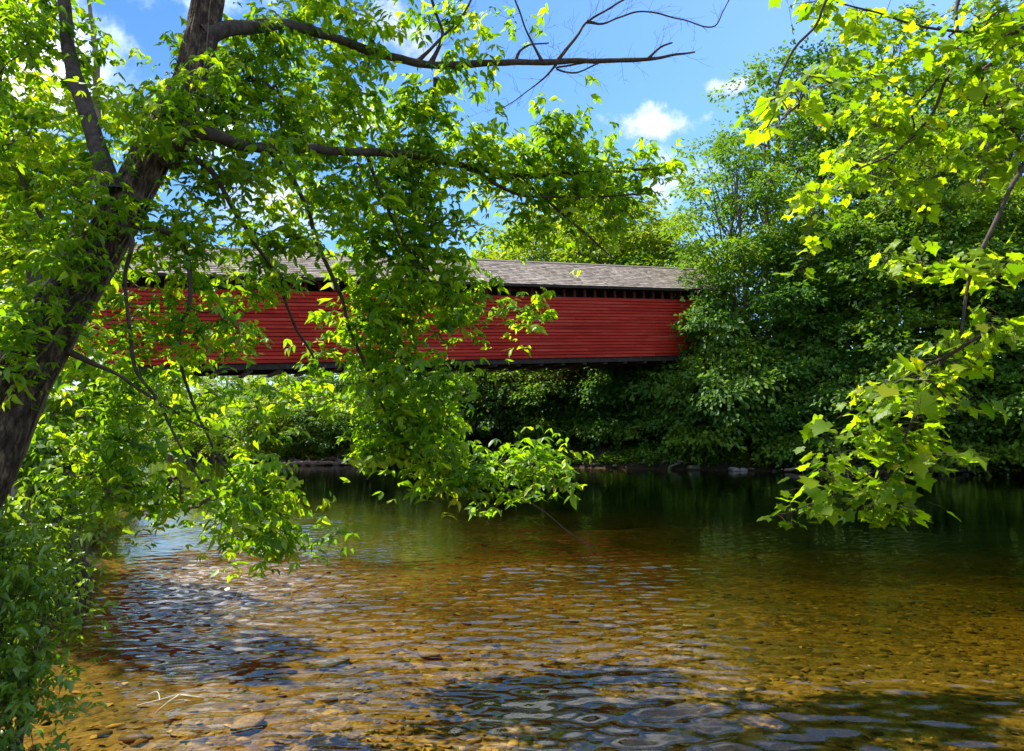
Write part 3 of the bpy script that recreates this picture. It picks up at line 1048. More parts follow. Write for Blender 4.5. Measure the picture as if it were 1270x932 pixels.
trunk_px = [(-190, 980, 4.4, 116), (-150, 850, 4.5, 104), (-95, 700, 4.7, 92), (-40, 600, 4.85, 80), (8, 500, 5.0, 71), (58, 413, 5.1, 63), (131, 300, 5.3, 46), (181, 205, 5.5, 44), (235, 105, 5.7, 40), (257, 0, 5.9, 38),
            (275, -120, 6.1, 32), (320, -280, 6.4, 20), (350, -420, 6.8, 9)]
limbs_px = [
    [(140, 245, 5.3, 26), (118, 172, 5.4, 22), (100, 113, 5.5, 20), (86, 70, 5.6, 18), (79, 0, 5.7, 15), (60, -90, 5.9, 10), (30, -200, 6.1, 5)],
    [(250, 46, 5.8, 22), (285, 36, 5.9, 18), (330, 33, 6.0, 16), (352, 29, 6.05, 15), (400, 43, 6.2, 13), (480, 70, 6.5, 11), (540, 80, 6.7, 10), (640, 78, 7.0, 8), (740, 75, 7.4, 6.5), (800, 75, 7.6, 5), (832, 69, 7.7, 3.5), (862, 64, 7.8, 2)],
    [(205, 190, 5.5, 26), (250, 165, 5.4, 18), (300, 180, 5.6, 14), (400, 186, 6.0, 11), (505, 192, 6.4, 10), (580, 207, 6.8, 8.5), (640, 218, 7.1, 7), (700, 216, 7.3, 5), (790, 211, 7.6, 3), (835, 205, 7.7, 2)],
    [(188, 192, 5.5, 9), (232, 195, 5.5, 8.6), (261, 213, 5.6, 7.2), (285, 254, 5.7, 5.8), (316, 300, 5.8, 5.0), (343, 341, 5.9, 4.3), (360, 390, 6.0, 3.6), (388, 446, 6.1, 2.9)],
    [(138, 285, 5.3, 10.1), (185, 283, 5.45, 7.2), (223, 300, 5.5, 6.5), (234, 325, 5.5, 5.8), (234, 379, 5.55, 5.0), (223, 410, 5.6, 4.7), (225, 455, 5.65, 4.3), (240, 505, 5.7, 3.6), (265, 555, 5.8, 2.9), (302, 612, 5.9, 2.2)],
    [(140, 280, 5.25, 8.6), (166, 300, 5.1, 5.8), (156, 345, 5.15, 5.0), (161, 413, 5.2, 4.3), (168, 458, 5.25, 4.3), (192, 492, 5.3, 3.6), (223, 554, 5.4, 2.9), (250, 600, 5.5, 2.2)],
    [(60, 425, 5.1, 10.1), (137, 461, 5.2, 4.3), (178, 485, 5.3, 3.6), (230, 520, 5.4, 2.9), (290, 545, 5.6, 2.2)],
    [(330, 182, 5.7, 6.5), (365, 225, 5.9, 5.8), (385, 270, 6.0, 5.8), (400, 318, 6.1, 5.4), (421, 364, 6.2, 5.0), (432, 406, 6.3, 4.7), (448, 440, 6.35, 4.3), (462, 470, 6.4, 4.0), (475, 505, 6.5, 3.6), (500, 552, 6.6, 2.9), (560, 585, 6.8, 2.5),
     (600, 592, 7.0, 2.6), (660, 625, 7.1, 2.1), (735, 684, 7.2, 1.1)],
    [(455, 190, 6.2, 5.0), (470, 235, 6.25, 4.3), (500, 300, 6.35, 3.6), (530, 345, 6.5, 2.9), (575, 375, 6.7, 2.2), (650, 392, 6.9, 1.2)],
    [(640, 218, 7.1, 5), (680, 250, 7.2, 4), (720, 285, 7.3, 3), (760, 320, 7.4, 1.5)],
    [(580, 207, 6.8, 6), (640, 240, 7.0, 4), (720, 245, 7.2, 3), (800, 240, 7.4, 2)],
    # bare twigs of the high limb
    [(690, 77, 7.2, 4), (718, 42, 7.25, 3.5), (728, 27, 7.3, 3), (760, 8, 7.3, 2.5), (800, -15, 7.4, 2)],
    [(728, 27, 7.3, 3), (745, 30, 7.3, 2.6), (768, 22, 7.35, 2.3), (800, 14, 7.4, 2), (845, 24, 7.5, 1.8), (884, 34, 7.6, 1.8), (896, 14, 7.6, 1.5), (906, -4, 7.6, 1.2)],
    [(672, 76, 7.1, 3), (655, 42, 7.1, 2.6), (640, 0, 7.1, 2.2), (632, -30, 7.1, 1.6)],
    [(640, 74, 7.0, 2.8), (645, 63, 7.0, 2.6), (662, 56, 7.1, 2.2), (681, 53, 7.1, 1.6)],
    [(690, 80, 7.2, 2.4), (672, 100, 7.2, 2), (650, 116, 7.1, 1.6), (620, 136, 7.0, 1)],
    [(735, 76, 7.4, 2.6), (690, 84, 7.35, 2.4), (715, 90, 7.35, 2.2), (742, 80, 7.4, 1.8)],
    [(803, 74, 7.6, 3), (818, 60, 7.6, 2.6), (834, 53, 7.6, 2)],
    [(535, 78, 6.7, 5), (548, 45, 6.7, 4), (538, 10, 6.7, 4), (528, -30, 6.7, 3)],
    [(518, 76, 6.65, 4), (548, 48, 6.65, 3.5), (575, 18, 6.65, 3), (590, -20, 6.7, 2.4)],
    [(540, 98, 6.7, 4), (535, 130, 6.65, 3.6), (515, 180, 6.5, 3)],
]
leaf_blobs = [
    (50, 45, 75, 70, 5.6, 46), (25, 150, 60, 70, 5.5, 34), (255, 115, 70, 60, 6.0, 50, .4), (235, 110, 50, 45, 5.2, 22, .2), (120, 230, 50, 60, 4.9, 14, .2), (75, 330, 45, 50, 4.8, 17, .2), (30, 460, 35, 40, 4.8, 14, .15), (320, 60, 70, 50, 6.0, 44), (335, 140, 80, 50, 5.9, 54), (200, 165, 60, 50, 5.9, 34, .4), (185, 160, 45, 45, 5.0, 20, .2), (290, 212, 90, 45, 5.7, 54),
    (130, 250, 45, 40, 5.0, 14, .2), (195, 330, 40, 30, 5.7, 12, .2), (410, 120, 70, 60, 6.2, 50), (470, 165, 70, 45, 6.4, 44), (400, 232, 70, 50, 6.1, 46), (470, 262, 80, 50, 6.4, 52), (520, 212, 60, 50, 6.5, 44),
    (600, 195, 60, 42, 6.8, 44), (685, 200, 65, 46, 7.2, 52), (700, 160, 40, 25, 7.2, 18), (760, 215, 55, 35, 7.5, 34), (815, 205, 32, 25, 7.6, 13), (655, 260, 70, 45, 7.1, 40), (740, 265, 60, 35, 7.3, 22),
    (430, 25, 60, 30, 6.3, 24), (375, 20, 40, 25, 6.1, 16), (560, 100, 60, 22, 6.7, 16), (540, 15, 50, 22, 6.7, 9), (500, 122, 50, 28, 6.5, 16), (610, 20, 40, 20, 6.9, 6),
    (540, 300, 50, 45, 6.5, 34), (470, 340, 70, 60, 6.3, 52), (480, 410, 70, 50, 6.4, 54), (560, 380, 55, 35, 6.6, 30), (620, 372, 40, 15, 6.8, 8), (655, 391, 22, 8, 6.9, 4),
    (490, 480, 80, 50, 6.4, 62), (520, 540, 70, 40, 6.6, 56), (460, 562, 35, 22, 6.4, 9), (565, 590, 55, 24, 6.8, 28), (650, 570, 55, 24, 7.0, 26), (690, 595, 22, 14, 7.1, 6),
    (260, 390, 60, 50, 5.6, 20), (200, 400, 50, 40, 5.4, 17), (330, 350, 60, 40, 5.9, 17), (165, 375, 26, 30, 5.6, 10, .2), (300, 420, 40, 20, 5.8, 8), (350, 290, 60, 40, 5.9, 32), (245, 300, 60, 50, 5.5, 30),
    (410, 470, 50, 40, 6.2, 18), (330, 500, 60, 50, 5.9, 15), (240, 480, 60, 40, 5.6, 15), (180, 520, 60, 50, 5.4, 18), (140, 480, 45, 40, 5.6, 22, .3),
    (320, 610, 55, 40, 5.8, 34), (345, 665, 38, 32, 5.9, 28), (280, 655, 40, 28, 5.7, 12), (235, 615, 50, 30, 5.6, 15), (150, 600, 60, 35, 5.2, 22), (100, 560, 50, 50, 5.4, 26, .3),
    (30, 390, 45, 60, 4.6, 26, .25), (100, 320, 40, 40, 4.9, 10, .2), (60, 300, 40, 40, 5.0, 12, .4),
    (100, -150, 170, 110, 5.8, 60, 1.5), (350, -120, 160, 80, 6.3, 60, 1.5), (250, -330, 260, 120, 6.5, 80, 1.8), (560, -150, 120, 70, 7.0, 5, 1.2), (230, -150, 200, 100, 8.4, 50, 1.0), (360, -200, 120, 90, 8.8, 30, 1.0),  # deeper masses above the view are added to shade the riverbed
]


def reach(px, d, k=.28):
    q = min(1, max(0, (px - 265) / 190))
    return d * (1 + k * q * q * (3 - 2 * q))


limbs_px = [[(a, b_, reach(a, d), w_) for a, b_, d, w_ in l] for l in limbs_px]
leaf_blobs = [(q[0], q[1], q[2], q[3], reach(q[0], q[4]), q[5], *q[6:]) if q[1] > -60 else q for q in leaf_blobs]
extra = []
rr_ = np.random.RandomState(77)
origin = P(-190, 980, 4.4)
leaning = build_tree('leaning_tree', 'big leaning tree with ridged brown trunk spreading low leafy limbs over the river', 'tree', trunk_px, limbs_px, leaf_blobs, 41, 'bark', 'leaf_near', (origin[0], origin[1], gz(origin[0], origin[1])), leafkw=dict(size=.08, bright=.62, per=(4, 7), far=True), ridge=.2, dens=1.14, sides=120, tstep=.03, vines=7, back=.45, bare_limbs=(1, 11, 12, 13, 14, 15, 16, 17, 18, 19),
    bare=[(480, 500, 60, 50, 6.4, 8)])

# two slimmer stems behind it
build_tree('slender_tree', 'slim dark stemmed tree curving upward just behind the big leaning trunk', 'tree',
           [(75, 640, 13.30, 22), (55, 500, 13.02, 20), (42, 400, 12.88, 18), (42, 300, 12.88, 17), (30, 233, 12.88, 16), (14, 185, 12.88, 14), (0, 127, 12.88, 13), (-10, 40, 12.88, 10), (0, -80, 12.88, 6), (10, -180, 13.02, 3)],
           [[(38, 290, 12.88, 8), (0, 270, 12.60, 6), (-50, 240, 12.32, 4)], [(42, 360, 12.88, 8), (90, 330, 13.44, 5), (130, 310, 14.00, 3)]],
           [(100, 520, 50, 40, 13.30, 24), (20, 250, 70, 60, 12.60, 40), (-30, 160, 70, 70, 12.60, 40), (60, 150, 50, 60, 13.30, 26), (30, 350, 60, 60, 13.02, 34), (110, 330, 50, 50, 13.72, 26), (0, 40, 70, 60, 12.88, 40), (40, 460, 50, 50, 13.02, 20), (0, -80, 90, 60, 12.88, 30),
            (90, 210, 40, 50, 14.00, 16), (110, 430, 50, 40, 13.72, 20)],
           52, 'bark_far', 'leaf_near', (P(75, 640, 13.3)[0], 13.3, gz(P(75, 640, 13.3)[0], 13.3)), leafkw=dict(size=.145, bright=.78), sides=14, dens=1.65)
build_tree('slender_tree', 'pale barked slim tree leaning toward the river behind the big trunk', 'tree',
           [(30, 640, 11.48, 30), (40, 500, 11.34, 28), (58, 380, 11.20, 24), (80, 318, 11.20, 21), (97, 290, 11.20, 18), (107, 245, 11.20, 14), (118, 180, 11.20, 11), (120, 90, 11.20, 8), (110, 0, 11.34, 4)],
           [[(100, 280, 11.20, 8), (140, 230, 11.62, 5), (170, 170, 11.90, 3)], [(80, 318, 11.20, 8), (40, 250, 10.92, 5), (10, 180, 10.64, 3)]],
           [(120, 130, 50, 60, 11.20, 20), (160, 200, 50, 50, 11.76, 20), (80, 220, 50, 50, 11.20, 20), (20, 200, 50, 50, 10.92, 24), (60, 400, 50, 60, 10.92, 26), (120, 470, 60, 40, 11.76, 28), (150, 500, 60, 35, 12.32, 20), (210, 470, 50, 25, 12.60, 16), (60, 540, 60, 40, 11.20, 24)],
           63, 'bark_pale', 'leaf_near', (P(30, 640, 11.5)[0], 11.5, gz(P(30, 640, 11.5)[0], 11.5)), leafkw=dict(size=.14, bright=.8), sides=14, dens=1.6)

# ------------------------------------------------------------------ near bank shrubs
def bank_shrub(label, px, d, blobs_, seed, size, bright, nst=6):
    b = P(px, 700, d)
    o = np.array([b[0], d, gz(b[0], d)])
    root = empty('riverbank_shrub', o, label, 'shrub', 'leafy shrubs on the near bank')
    r = np.random.RandomState(seed)
    A = blobs(blobs_, seed)
    skel, mb = [], MB()
    for k in range(nst):
        tip = A[r.randint(len(A))]
        s0 = o + np.array([r.normal(0, .15), r.normal(0, .15), -.05])
        mid = (s0 + tip) / 2 + np.array([0, 0, .25]) + r.normal(0, .1, 3)
        pp, pr = smooth_path([s0, mid, tip], [.016, .011, .005], .08, .01, seed + k)
        mb.tube(pp - o, pr, 6)
        skel.append(pp)
    link('stems', mb.mesh('stems'), M['twig'], root)
    paths, rads, ends = grow(skel, A, seed=seed, base=.0018, rmax=.008)
    crown(LEAF6, elder_leaves(A, ends, seed + 1, size=size, bright=bright, per=(3, 6), lets=(2, 4)), 'leaf_shrub', paths, rads, root, o)


bank_shrub('dark green leafy shrub low at the base of the leaning trunk', 20, 5.0, [(10, 655, 55, 45, 5.0, 50), (60, 640, 45, 35, 5.3, 34), (-20, 700, 50, 60, 4.9, 40), (15, 720, 38, 50, 4.9, 40), (75, 690, 35, 14, 5.4, 8)], 71, .066, .85)
bank_shrub('bright small leaved shrub hanging over the water edge beneath the darker one', 0, 4.7, [(20, 785, 42, 42, 4.9, 54), (-5, 840, 32, 40, 4.8, 40), (60, 740, 26, 28, 5.1, 20), (-40, 800, 50, 60, 4.7, 40), (10, 875, 45, 45, 4.75, 44), (-10, 920, 60, 35, 4.6, 40), (45, 850, 26, 26, 4.9, 14)], 72, .06, .85)
bank_shrub('sunlit yellow green bush on the bank beyond the leaning tree', 100, 10.5, [(100, 560, 60, 40, 10.5, 60), (60, 600, 60, 30, 10, 50), (130, 610, 30, 25, 10.8, 24), (20, 560, 50, 50, 10, 40), (120, 500, 60, 30, 11, 40)], 73, .15, .85)

# ------------------------------------------------------------------ the sycamore whose boughs reach in
def sycamore():
    o = np.array([5.9, 3.6, gz(5.9, 3.6)])
    root = empty('sycamore_tree', o, 'sycamore reaching bright yellow green lobed leaves out over the water from the bank', 'tree')
    tp, tr = smooth_path([o + (0, 0, -.3), o + (.05, .05, 1.5), o + (-.15, .1, 3.5), o + (-.1, .2, 6), o + (-.4, .3, 9), o + (-.5, .4, 11)], [.3, .25, .21, .17, .1, .03], .1, .02, 3)
    link('trunk', trunk_mesh(tp, tr, o, 36, .04, 9), M['bark_pale'], root)
    def at(z):
        return tp[np.argmin(np.abs(tp[:, 2] - z))]
    W = lambda px, py, d, wd: (P(px, py, d), .29 * wd * d / F)
    limbs = [
        [(at(4.6), .05), W(1400, 120, 3.9, 16), W(1275, 205, 3.8, 10), W(1228, 290, 3.7, 9), W(1204, 340, 3.65, 8), W(1195, 400, 3.6, 7), W(1192, 425, 3.6, 5)],
        [(at(3.0), .045), W(1420, 400, 3.8, 14), W(1275, 398, 3.6, 9), W(1230, 408, 3.55, 8), W(1180, 437, 3.55, 7), W(1120, 470, 3.55, 6), W(1090, 490, 3.6, 4), W(1040, 520, 3.65, 2)],
        [W(1178, 438, 3.55, 6), W(1150, 470, 3.55, 6), W(1130, 520, 3.55, 5), W(1105, 565, 3.6, 4.5), W(1050, 605, 3.65, 4), W(1000, 628, 3.65, 2.6), W(968, 643, 3.65, 1.5)],
        [W(1105, 565, 3.6, 4), W(1090, 595, 3.6, 3), W(1085, 640, 3.6, 1.6)],
        [W(1150, 470, 3.55, 5), W(1180, 500, 3.5, 4), W(1195, 520, 3.5, 3)],
        [(at(7.2), .06), W(1350, -160, 4.6, 18), W(1220, -60, 4.6, 12), W(1188, 0, 4.6, 9), W(1186, 60, 4.5, 8), W(1170, 110, 4.5, 7), W(1155, 145, 4.5, 7), W(1110, 190, 4.5, 5), W(1060, 215, 4.4, 4), W(1020, 250, 4.3, 2.5)],
        [(at(7.6), .05), W(1300, -180, 3.9, 14), W(1120, -90, 3.7, 9), W(1025, 0, 3.6, 7), W(1012, 35, 3.6, 6), W(985, 62, 3.6, 6), W(965, 100, 3.6, 4.5), W(952, 150, 3.6, 3.5), W(950, 205, 3.6, 2)],
        [(at(6.6), .05), W(1330, -20, 4.3, 14), W(1260, 40, 4.2, 9), W(1200, 40, 4.3, 7), W(1130, 30, 4.4, 5), W(1070, 10, 4.4, 4), W(1000, -10, 4.4, 3)],
        [W(1186, 60, 4.5, 6), W(1140, 120, 4.6, 4), W(1100, 100, 4.7, 3), W(1040, 80, 4.7, 2)],
        [(at(5.4), .05), W(1360, 150, 4.2, 10), W(1300, 250, 3.9, 7), W(1270, 320, 3.8, 5), W(1220, 335, 3.7, 3), W(1130, 325, 3.7, 2)],
    ]
    skel = []
    for k, l in enumerate(limbs):
        pp, pr = smooth_path([a for a, _ in l], [b for _, b in l], .05, .012, 90 + k)
        mb = MB()
        mb.tube(pp - o, pr, 10)
        link('limb', mb.mesh('limb'), M['bark_smooth'], root)
        skel.append(pp)
    B = [(1000, 15, 40, 22, 3.9, 10), (1110, 55, 90, 55, 4.6, 56), (1220, 45, 60, 55, 4.2, 52), (1180, 145, 85, 50, 4.6, 50), (1085, 140, 60, 45, 4.8, 30), (1240, 195, 40, 60, 4.1, 28), (1018, 245, 40, 30, 4.3, 18),
         (1060, 205, 50, 38, 4.5, 20), (1135, 235, 65, 42, 4.6, 26), (1012, 110, 28, 32, 2.5, 9, .12), (965, 130, 24, 28, 3.0, 7, .15), (1125, 325, 62, 16, 3.7, 15), (1225, 330, 48, 36, 3.7, 18), (1010, 308, 12, 18, 4.3, 6),
         (1240, 410, 42, 18, 3.5, 16), (1185, 436, 52, 24, 3.55, 22), (1125, 480, 60, 34, 3.55, 36), (1080, 540, 58, 34, 3.6, 38), (1130, 555, 40, 26, 3.55, 18), (1050, 592, 44, 28, 3.65, 28), (998, 628, 30, 12, 3.65, 11),
         (1085, 622, 40, 28, 3.6, 26), (1192, 505, 24, 20, 3.5, 8), (1250, 120, 40, 60, 4.0, 24), (1130, -80, 140, 60, 4.5, 40, 1.), (1300, 60, 60, 120, 4.3, 36, .8), (1340, 320, 50, 90, 4.0, 20, .6), (1280, -260, 200, 120, 5, 60, 1.5)]
    B = [(*q[:5], max(2, int(q[5] * (.62 if 400 < q[1] and q[0] < 1260 else .78))), *q[6:]) for q in B]
    A = blobs(B, 81)
    paths, rads, ends = grow(skel, A, seed=83, base=.0022, step=.06, rmax=.01, sag=.03)
    r = np.random.RandomState(84)
    O, Dv, Nv, S, T = [], [], [], [], []
    for a, e in zip(A, ends):
        bt = .46 + r.normal(0, .2)
        for q in range(r.randint(3, 6)):
            az = r.uniform(0, 6.28)
            dl = norm(np.array([math.cos(az), math.sin(az), -.1]) + .5 * e)
            ob = a - e * r.uniform(0, .2) + dl * r.uniform(.03, .1) + r.normal(0, .02, 3)
            O.append(ob)
            pa = a - e * r.uniform(0, .15)
            paths.append(np.array([pa, (pa + ob) / 2 + (0, 0, .008), ob]))
            rads.append(np.array([.0011, .0009, .0008]))
            Dv.append(norm(dl + np.array([0, 0, -r.uniform(.1, 1.0)])))
            Nv.append(norm(np.array([0, 0, 1.0]) + .5 * dl + r.normal(0, .35, 3)))
            S.append(np.clip(r.lognormal(math.log(.067), .28), .036, .12))
            T.append(np.clip(bt + r.normal(0, .12), 0, .92) if r.rand() > .003 else r.uniform(.93, 1))
    crown(PALM, (np.array(O), np.array(Dv), np.array(Nv), np.array(S), np.array(T)), 'leaf_sycamore', paths, rads, root, o)


sycamore()


# ------------------------------------------------------------------ far trees: a few kinds, copied
def far_tree(seed, H, R, base_frac, nlobes, leaf, per_spray, sprays, trunk_r, lean=0.0, squash=0.75, droop=0.35):
    """trunk mesh with limbs, crown mesh of many small leaves in drooping sprays on lobes"""
    r = np.random.RandomState(seed)
    tp = [np.array([0, 0, -0.6])]
    for i in range(1, 9):
        t = i / 8
        tp.append(np.array([lean * t * H + r.normal(0, .012 * H) * t, r.normal(0, .012 * H) * t, t * H * 0.9]))
    path, rad = smooth_path(tp, np.linspace(trunk_r, trunk_r * 0.12, 9), 0.5)
    tm = MB()
    tm.tube(path, rad, 9)
    lob = []
    for i in range(nlobes):
        t = (i + .5) / nlobes
        h = base_frac + (1 - base_frac) * t
        prof = math.sin(math.pi * min(1, (0.16 + 0.84 * t) ** 0.8)) ** 0.6 if t < 0.97 else 0.25
        az = i * 2.39996 + r.normal(0, .35)
        rr = R * prof * r.uniform(.4, 1.12)
        c = np.array([math.cos(az) * rr, math.sin(az) * rr, h * H]) + np.array([lean * h * H, 0, 0])
        lr = R * r.choice([.17, .24, .31, .38]) * r.uniform(.85, 1.15) * (0.65 + .35 * prof)
        lob.append((c, lr))
        k = path[min(len(path) - 1, max(1, int((h - 0.16) * len(path))))]
        mid = (k + c) / 2 + np.array([0, 0, -0.03 * H])
        pp, pr = smooth_path([k, mid, c], [trunk_r * .32 * (1 - .55 * h), trunk_r * .18, trunk_r * .06], 0.8, .08, i)
        tm.tube(pp, pr, 5)
    O, Dv, Nv, S, T = [], [], [], [], []
    wts = np.array([l[1] ** 2 for l in lob])
    wts /= wts.sum()
    for (c, lr), wt in zip(lob, wts):
        ns = max(4, int(sprays * wt))
        lt = r.normal(0.5, .2)
        for _ in range(ns):
            o = norm(r.normal(0, 1, 3))
            if o[2] < -0.1 and r.rand() < .85:
                o[2] *= -1
            p = c + o * lr * np.array([1, 1, squash]) * (r.rand() ** .33 if r.rand() < .25 else r.uniform(.82, 1.15))
            out = norm(np.array([o[0], o[1], o[2] * .4]) + 0.25 * norm(p * (1, 1, 0) + 1e-6))
            nrm = norm(np.array([0, 0, 1.0]) + out * droop * 1.4 + r.normal(0, .18, 3))
            st = lt + r.normal(0, .1)
            side = norm(np.cross(nrm, out))
            for q in range(per_spray):
                a, b = r.uniform(-.25, 1.0), r.uniform(-.6, .6)
                rad_ = leaf * 3.2
                pos = p + out * a * rad_ + side * b * rad_ * (1 - .5 * max(a, 0)) - np.array([0, 0, droop * (a * a + b * b) * rad_ * .8]) + r.normal(0, .3 * leaf, 3)
                dv = norm(out * (.6 + a * .3) + side * b * 1.3 + np.array([0, 0, -droop]) + r.normal(0, .3, 3))
                O.append(pos); Dv.append(dv); Nv.append(nrm + r.normal(0, .5, 3))
                S.append(leaf * r.uniform(.7, 1.35)); T.append(st + r.normal(0, .08))
    V0, T0 = LEAF2
    me = scatter('crown', LEAF2, np.array(O), np.array(Dv), np.array(Nv), np.array(S), np.clip(T, 0, 1), None)
    return tm.mesh('trunk'), me


KIND = {
    'tall': far_tree(11, 20, 5.0, .2, 38, .30, 13, 760, .36),
    'tall_two': far_tree(12, 20, 4.6, .28, 30, .25, 13, 640, .32, lean=.03),
    'round': far_tree(13, 12, 4.4, .10, 32, .27, 12, 1250, .22),
    'shrub': far_tree(14, 6, 3.0, .04, 26, .24, 11, 1200, .09, squash=.8, droop=.45),
    'shrub_two': far_tree(15, 6, 3.4, .03, 24, .30, 11, 1000, .09, squash=.65, droop=.6),
    'stem': far_tree(17, 20, 3.8, .45, 20, .26, 12, 620, .27),
    'slim': far_tree(16, 14, 2.9, .18, 26, .22, 12, 1100, .18),
}
KH = {'tall': 20, 'tall_two': 20, 'round': 12, 'stem': 20, 'shrub': 6, 'shrub_two': 6, 'slim': 14}
MESHES = {}


def far_copy(kind, mat, name, px, d, H, label, cat, group, wide=1.0, z=None):
    """one tree or shrub standing on the ground at forward distance d, its own trunk and crown"""
    x = (px - CX) / F * d
    key = (kind, mat)
    if key not in MESHES:
        tm, cm_ = KIND[kind]
        if tm.users == 0 or not tm.materials:
            tm.materials.append(M['bark_far'])
        c2 = cm_.copy()
        c2.materials.clear()
        c2.materials.append(M[mat])
        MESHES[key] = (tm, c2)
    tm, c2 = MESHES[key]
    s = H / KH[kind]
    root = link(name, None)
    root.location = (x, d, gz(x, d) - 0.05 if z is None else z)
    root.rotation_euler = (0, 0, random.uniform(0, 6.28))
    root.scale = (s * wide, s * wide, s)
    tag(root, label, cat, group)
    for nm, me in (('trunk', tm), ('crown', c2)):
        c = bpy.data.objects.new(nm, me)
        COL.objects.link(c)
        c.parent = root
    return root

# ------------------------------------------------------------------ covered bridge
BA, BB = P(300, 451, 38.4), P(830, 441.5, 50.0)
BU = norm(BB - BA)                       # along the bridge, rising slightly to the far end
BV = norm(np.cross((0, 0, 1.0), BU))     # across it, away from the viewer
if BV[1] < 0:
    BV = -BV
BW = norm(np.cross(BU, BV))
if BW[2] < 0:
    BW = -BW
U0, U1, WID, HS, HO, RISE, OVER = -16.0, 32.2, 5.0, 3.82, 4.36, 2.05, 0.45
BO = BA + BU * U0
LEN = U1 - U0
broot = empty('covered_bridge', BO + BV * WID / 2, 'long red covered bridge with grey shingled roof crossing above the river', 'bridge')
B0 = BO - (BO + BV * WID / 2)            # near lower corner relative to the empty


def siding(vv, sgn, name):
    mb = MB()
    n = 19
    bh = HS / n
    r = np.random.RandomState(3)
    for i in range(n):
        z0, z1 = i * bh, (i + 1) * bh - .02
        u = -r.uniform(0, 4)
        while u < LEN:
            u2 = u + r.uniform(3.4, 5.2)
            a, b = max(u, 0) + .003, min(u2, LEN) - .003
            u = u2
            if b - a < .05:
                continue
            j = r.normal(0, .004)
            q = []
            for uu in (a, b):
                for (w_, th) in ((z0, .062 + j), (z1, .006 + j), (z1, -.02), (z0, -.02)):
                    q.append(B0 + BU * uu + BV * (vv - sgn * th) + BW * w_)
            uv = [(a, z0), (a, z1), (a, z1), (a, z0), (b, z0), (b, z1), (b, z1), (b, z0)]
            mb.add(q, None, [(0, 1, 5, 4), (1, 2, 6, 5), (2, 3, 7, 6), (3, 0, 4, 7), (0, 3, 2, 1), (4, 5, 6, 7)], np.clip(.5 + r.normal(0, .2), 0, 1), np.array(uv) + (0, 7 * i))
    link(name, mb.mesh(name, False, True), M['red'], broot)


def bpart(name, boxes, mat, parent=None, uv=True, tint=.5):
    mb = MB()
    for lo, hi in boxes:
        mb.box(B0, BU, BV, BW, lo, hi, tint)
    return link(name, mb.mesh(name, False, uv), M[mat], parent or broot)


bpart('shade_backing', [((.02, .022, .01), (LEN - .02, .045, HS - .03))], 'dark_timber')  # dark sheet added behind the boards so the gaps read as shade
bpart('shade_backing', [((.02, WID - .045, .01), (LEN - .02, WID - .022, HS - .03))], 'dark_timber')
siding(0.0, 1, 'siding')
siding(WID, -1, 'siding')
# frame seen in the open strip below the eaves
for i, u in enumerate(np.arange(.4, LEN, .76)):
    bpart('post', [((u - .07, .09, HS + .032), (u + .07, .24, HO - .01))], 'dark_red')
for u in np.arange(.8, LEN, 1.52):
    bpart('post', [((u - .07, WID - .2, HS), (u + .07, WID - .05, HO - .01))], 'dark_red')
bpart('top_plate', [((0, .02, HO), (LEN, .24, HO + .16))], 'dark_timber')
bpart('top_plate', [((0, WID - .24, HO), (LEN, WID - .02, HO + .16))], 'dark_timber')
bpart('sill_rail', [((0, .06, HS - .12), (LEN, .22, HS + .03))], 'dark_timber')
bpart('bottom_chord', [((0, .03, -.32), (LEN, .38, -.004))], 'dark_timber')
bpart('bottom_chord', [((0, WID - .38, -.28), (LEN, WID - .05, -.004))], 'dark_timber')
bpart('deck', [((0, .22, .0), (LEN, WID - .22, .1))], 'dark_timber')
for u in np.arange(.9, LEN, 1.55):
    bpart('floor_beam', [((u - .13, .1, -.45), (u + .13, WID - .1, -.325))], 'dark_timber')
for u in np.arange(1.2, LEN, 3.1):
    bpart('tie_beam', [((u - .1, .25, HO + .01), (u + .1, WID - .25, HO + .15))], 'dark_timber')


# diagonal braces of the truss seen through the strip
def arch(vv):
    mb = MB()
    us = np.linspace(.2, LEN - .2, 40)
    zz = .3 + 4.5 * (1 - ((us - LEN / 2) / (LEN / 2)) ** 2)
    for a in range(39):
        p = B0 + BU * us[a] + BV * vv + BW * zz[a]
        q = B0 + BU * us[a + 1] + BV * vv + BW * zz[a + 1]
        d = norm(q - p)
        mb.box(p, d, BV, norm(np.cross(d, BV)) * (1 if np.cross(d, BV)[2] > 0 else -1), (0, -.1, -.16), (np.linalg.norm(q - p), .1, .16))
    link('truss_arch', mb.mesh('truss_arch', False), M['dark_timber'], broot)


arch(.45)
arch(WID - .45)


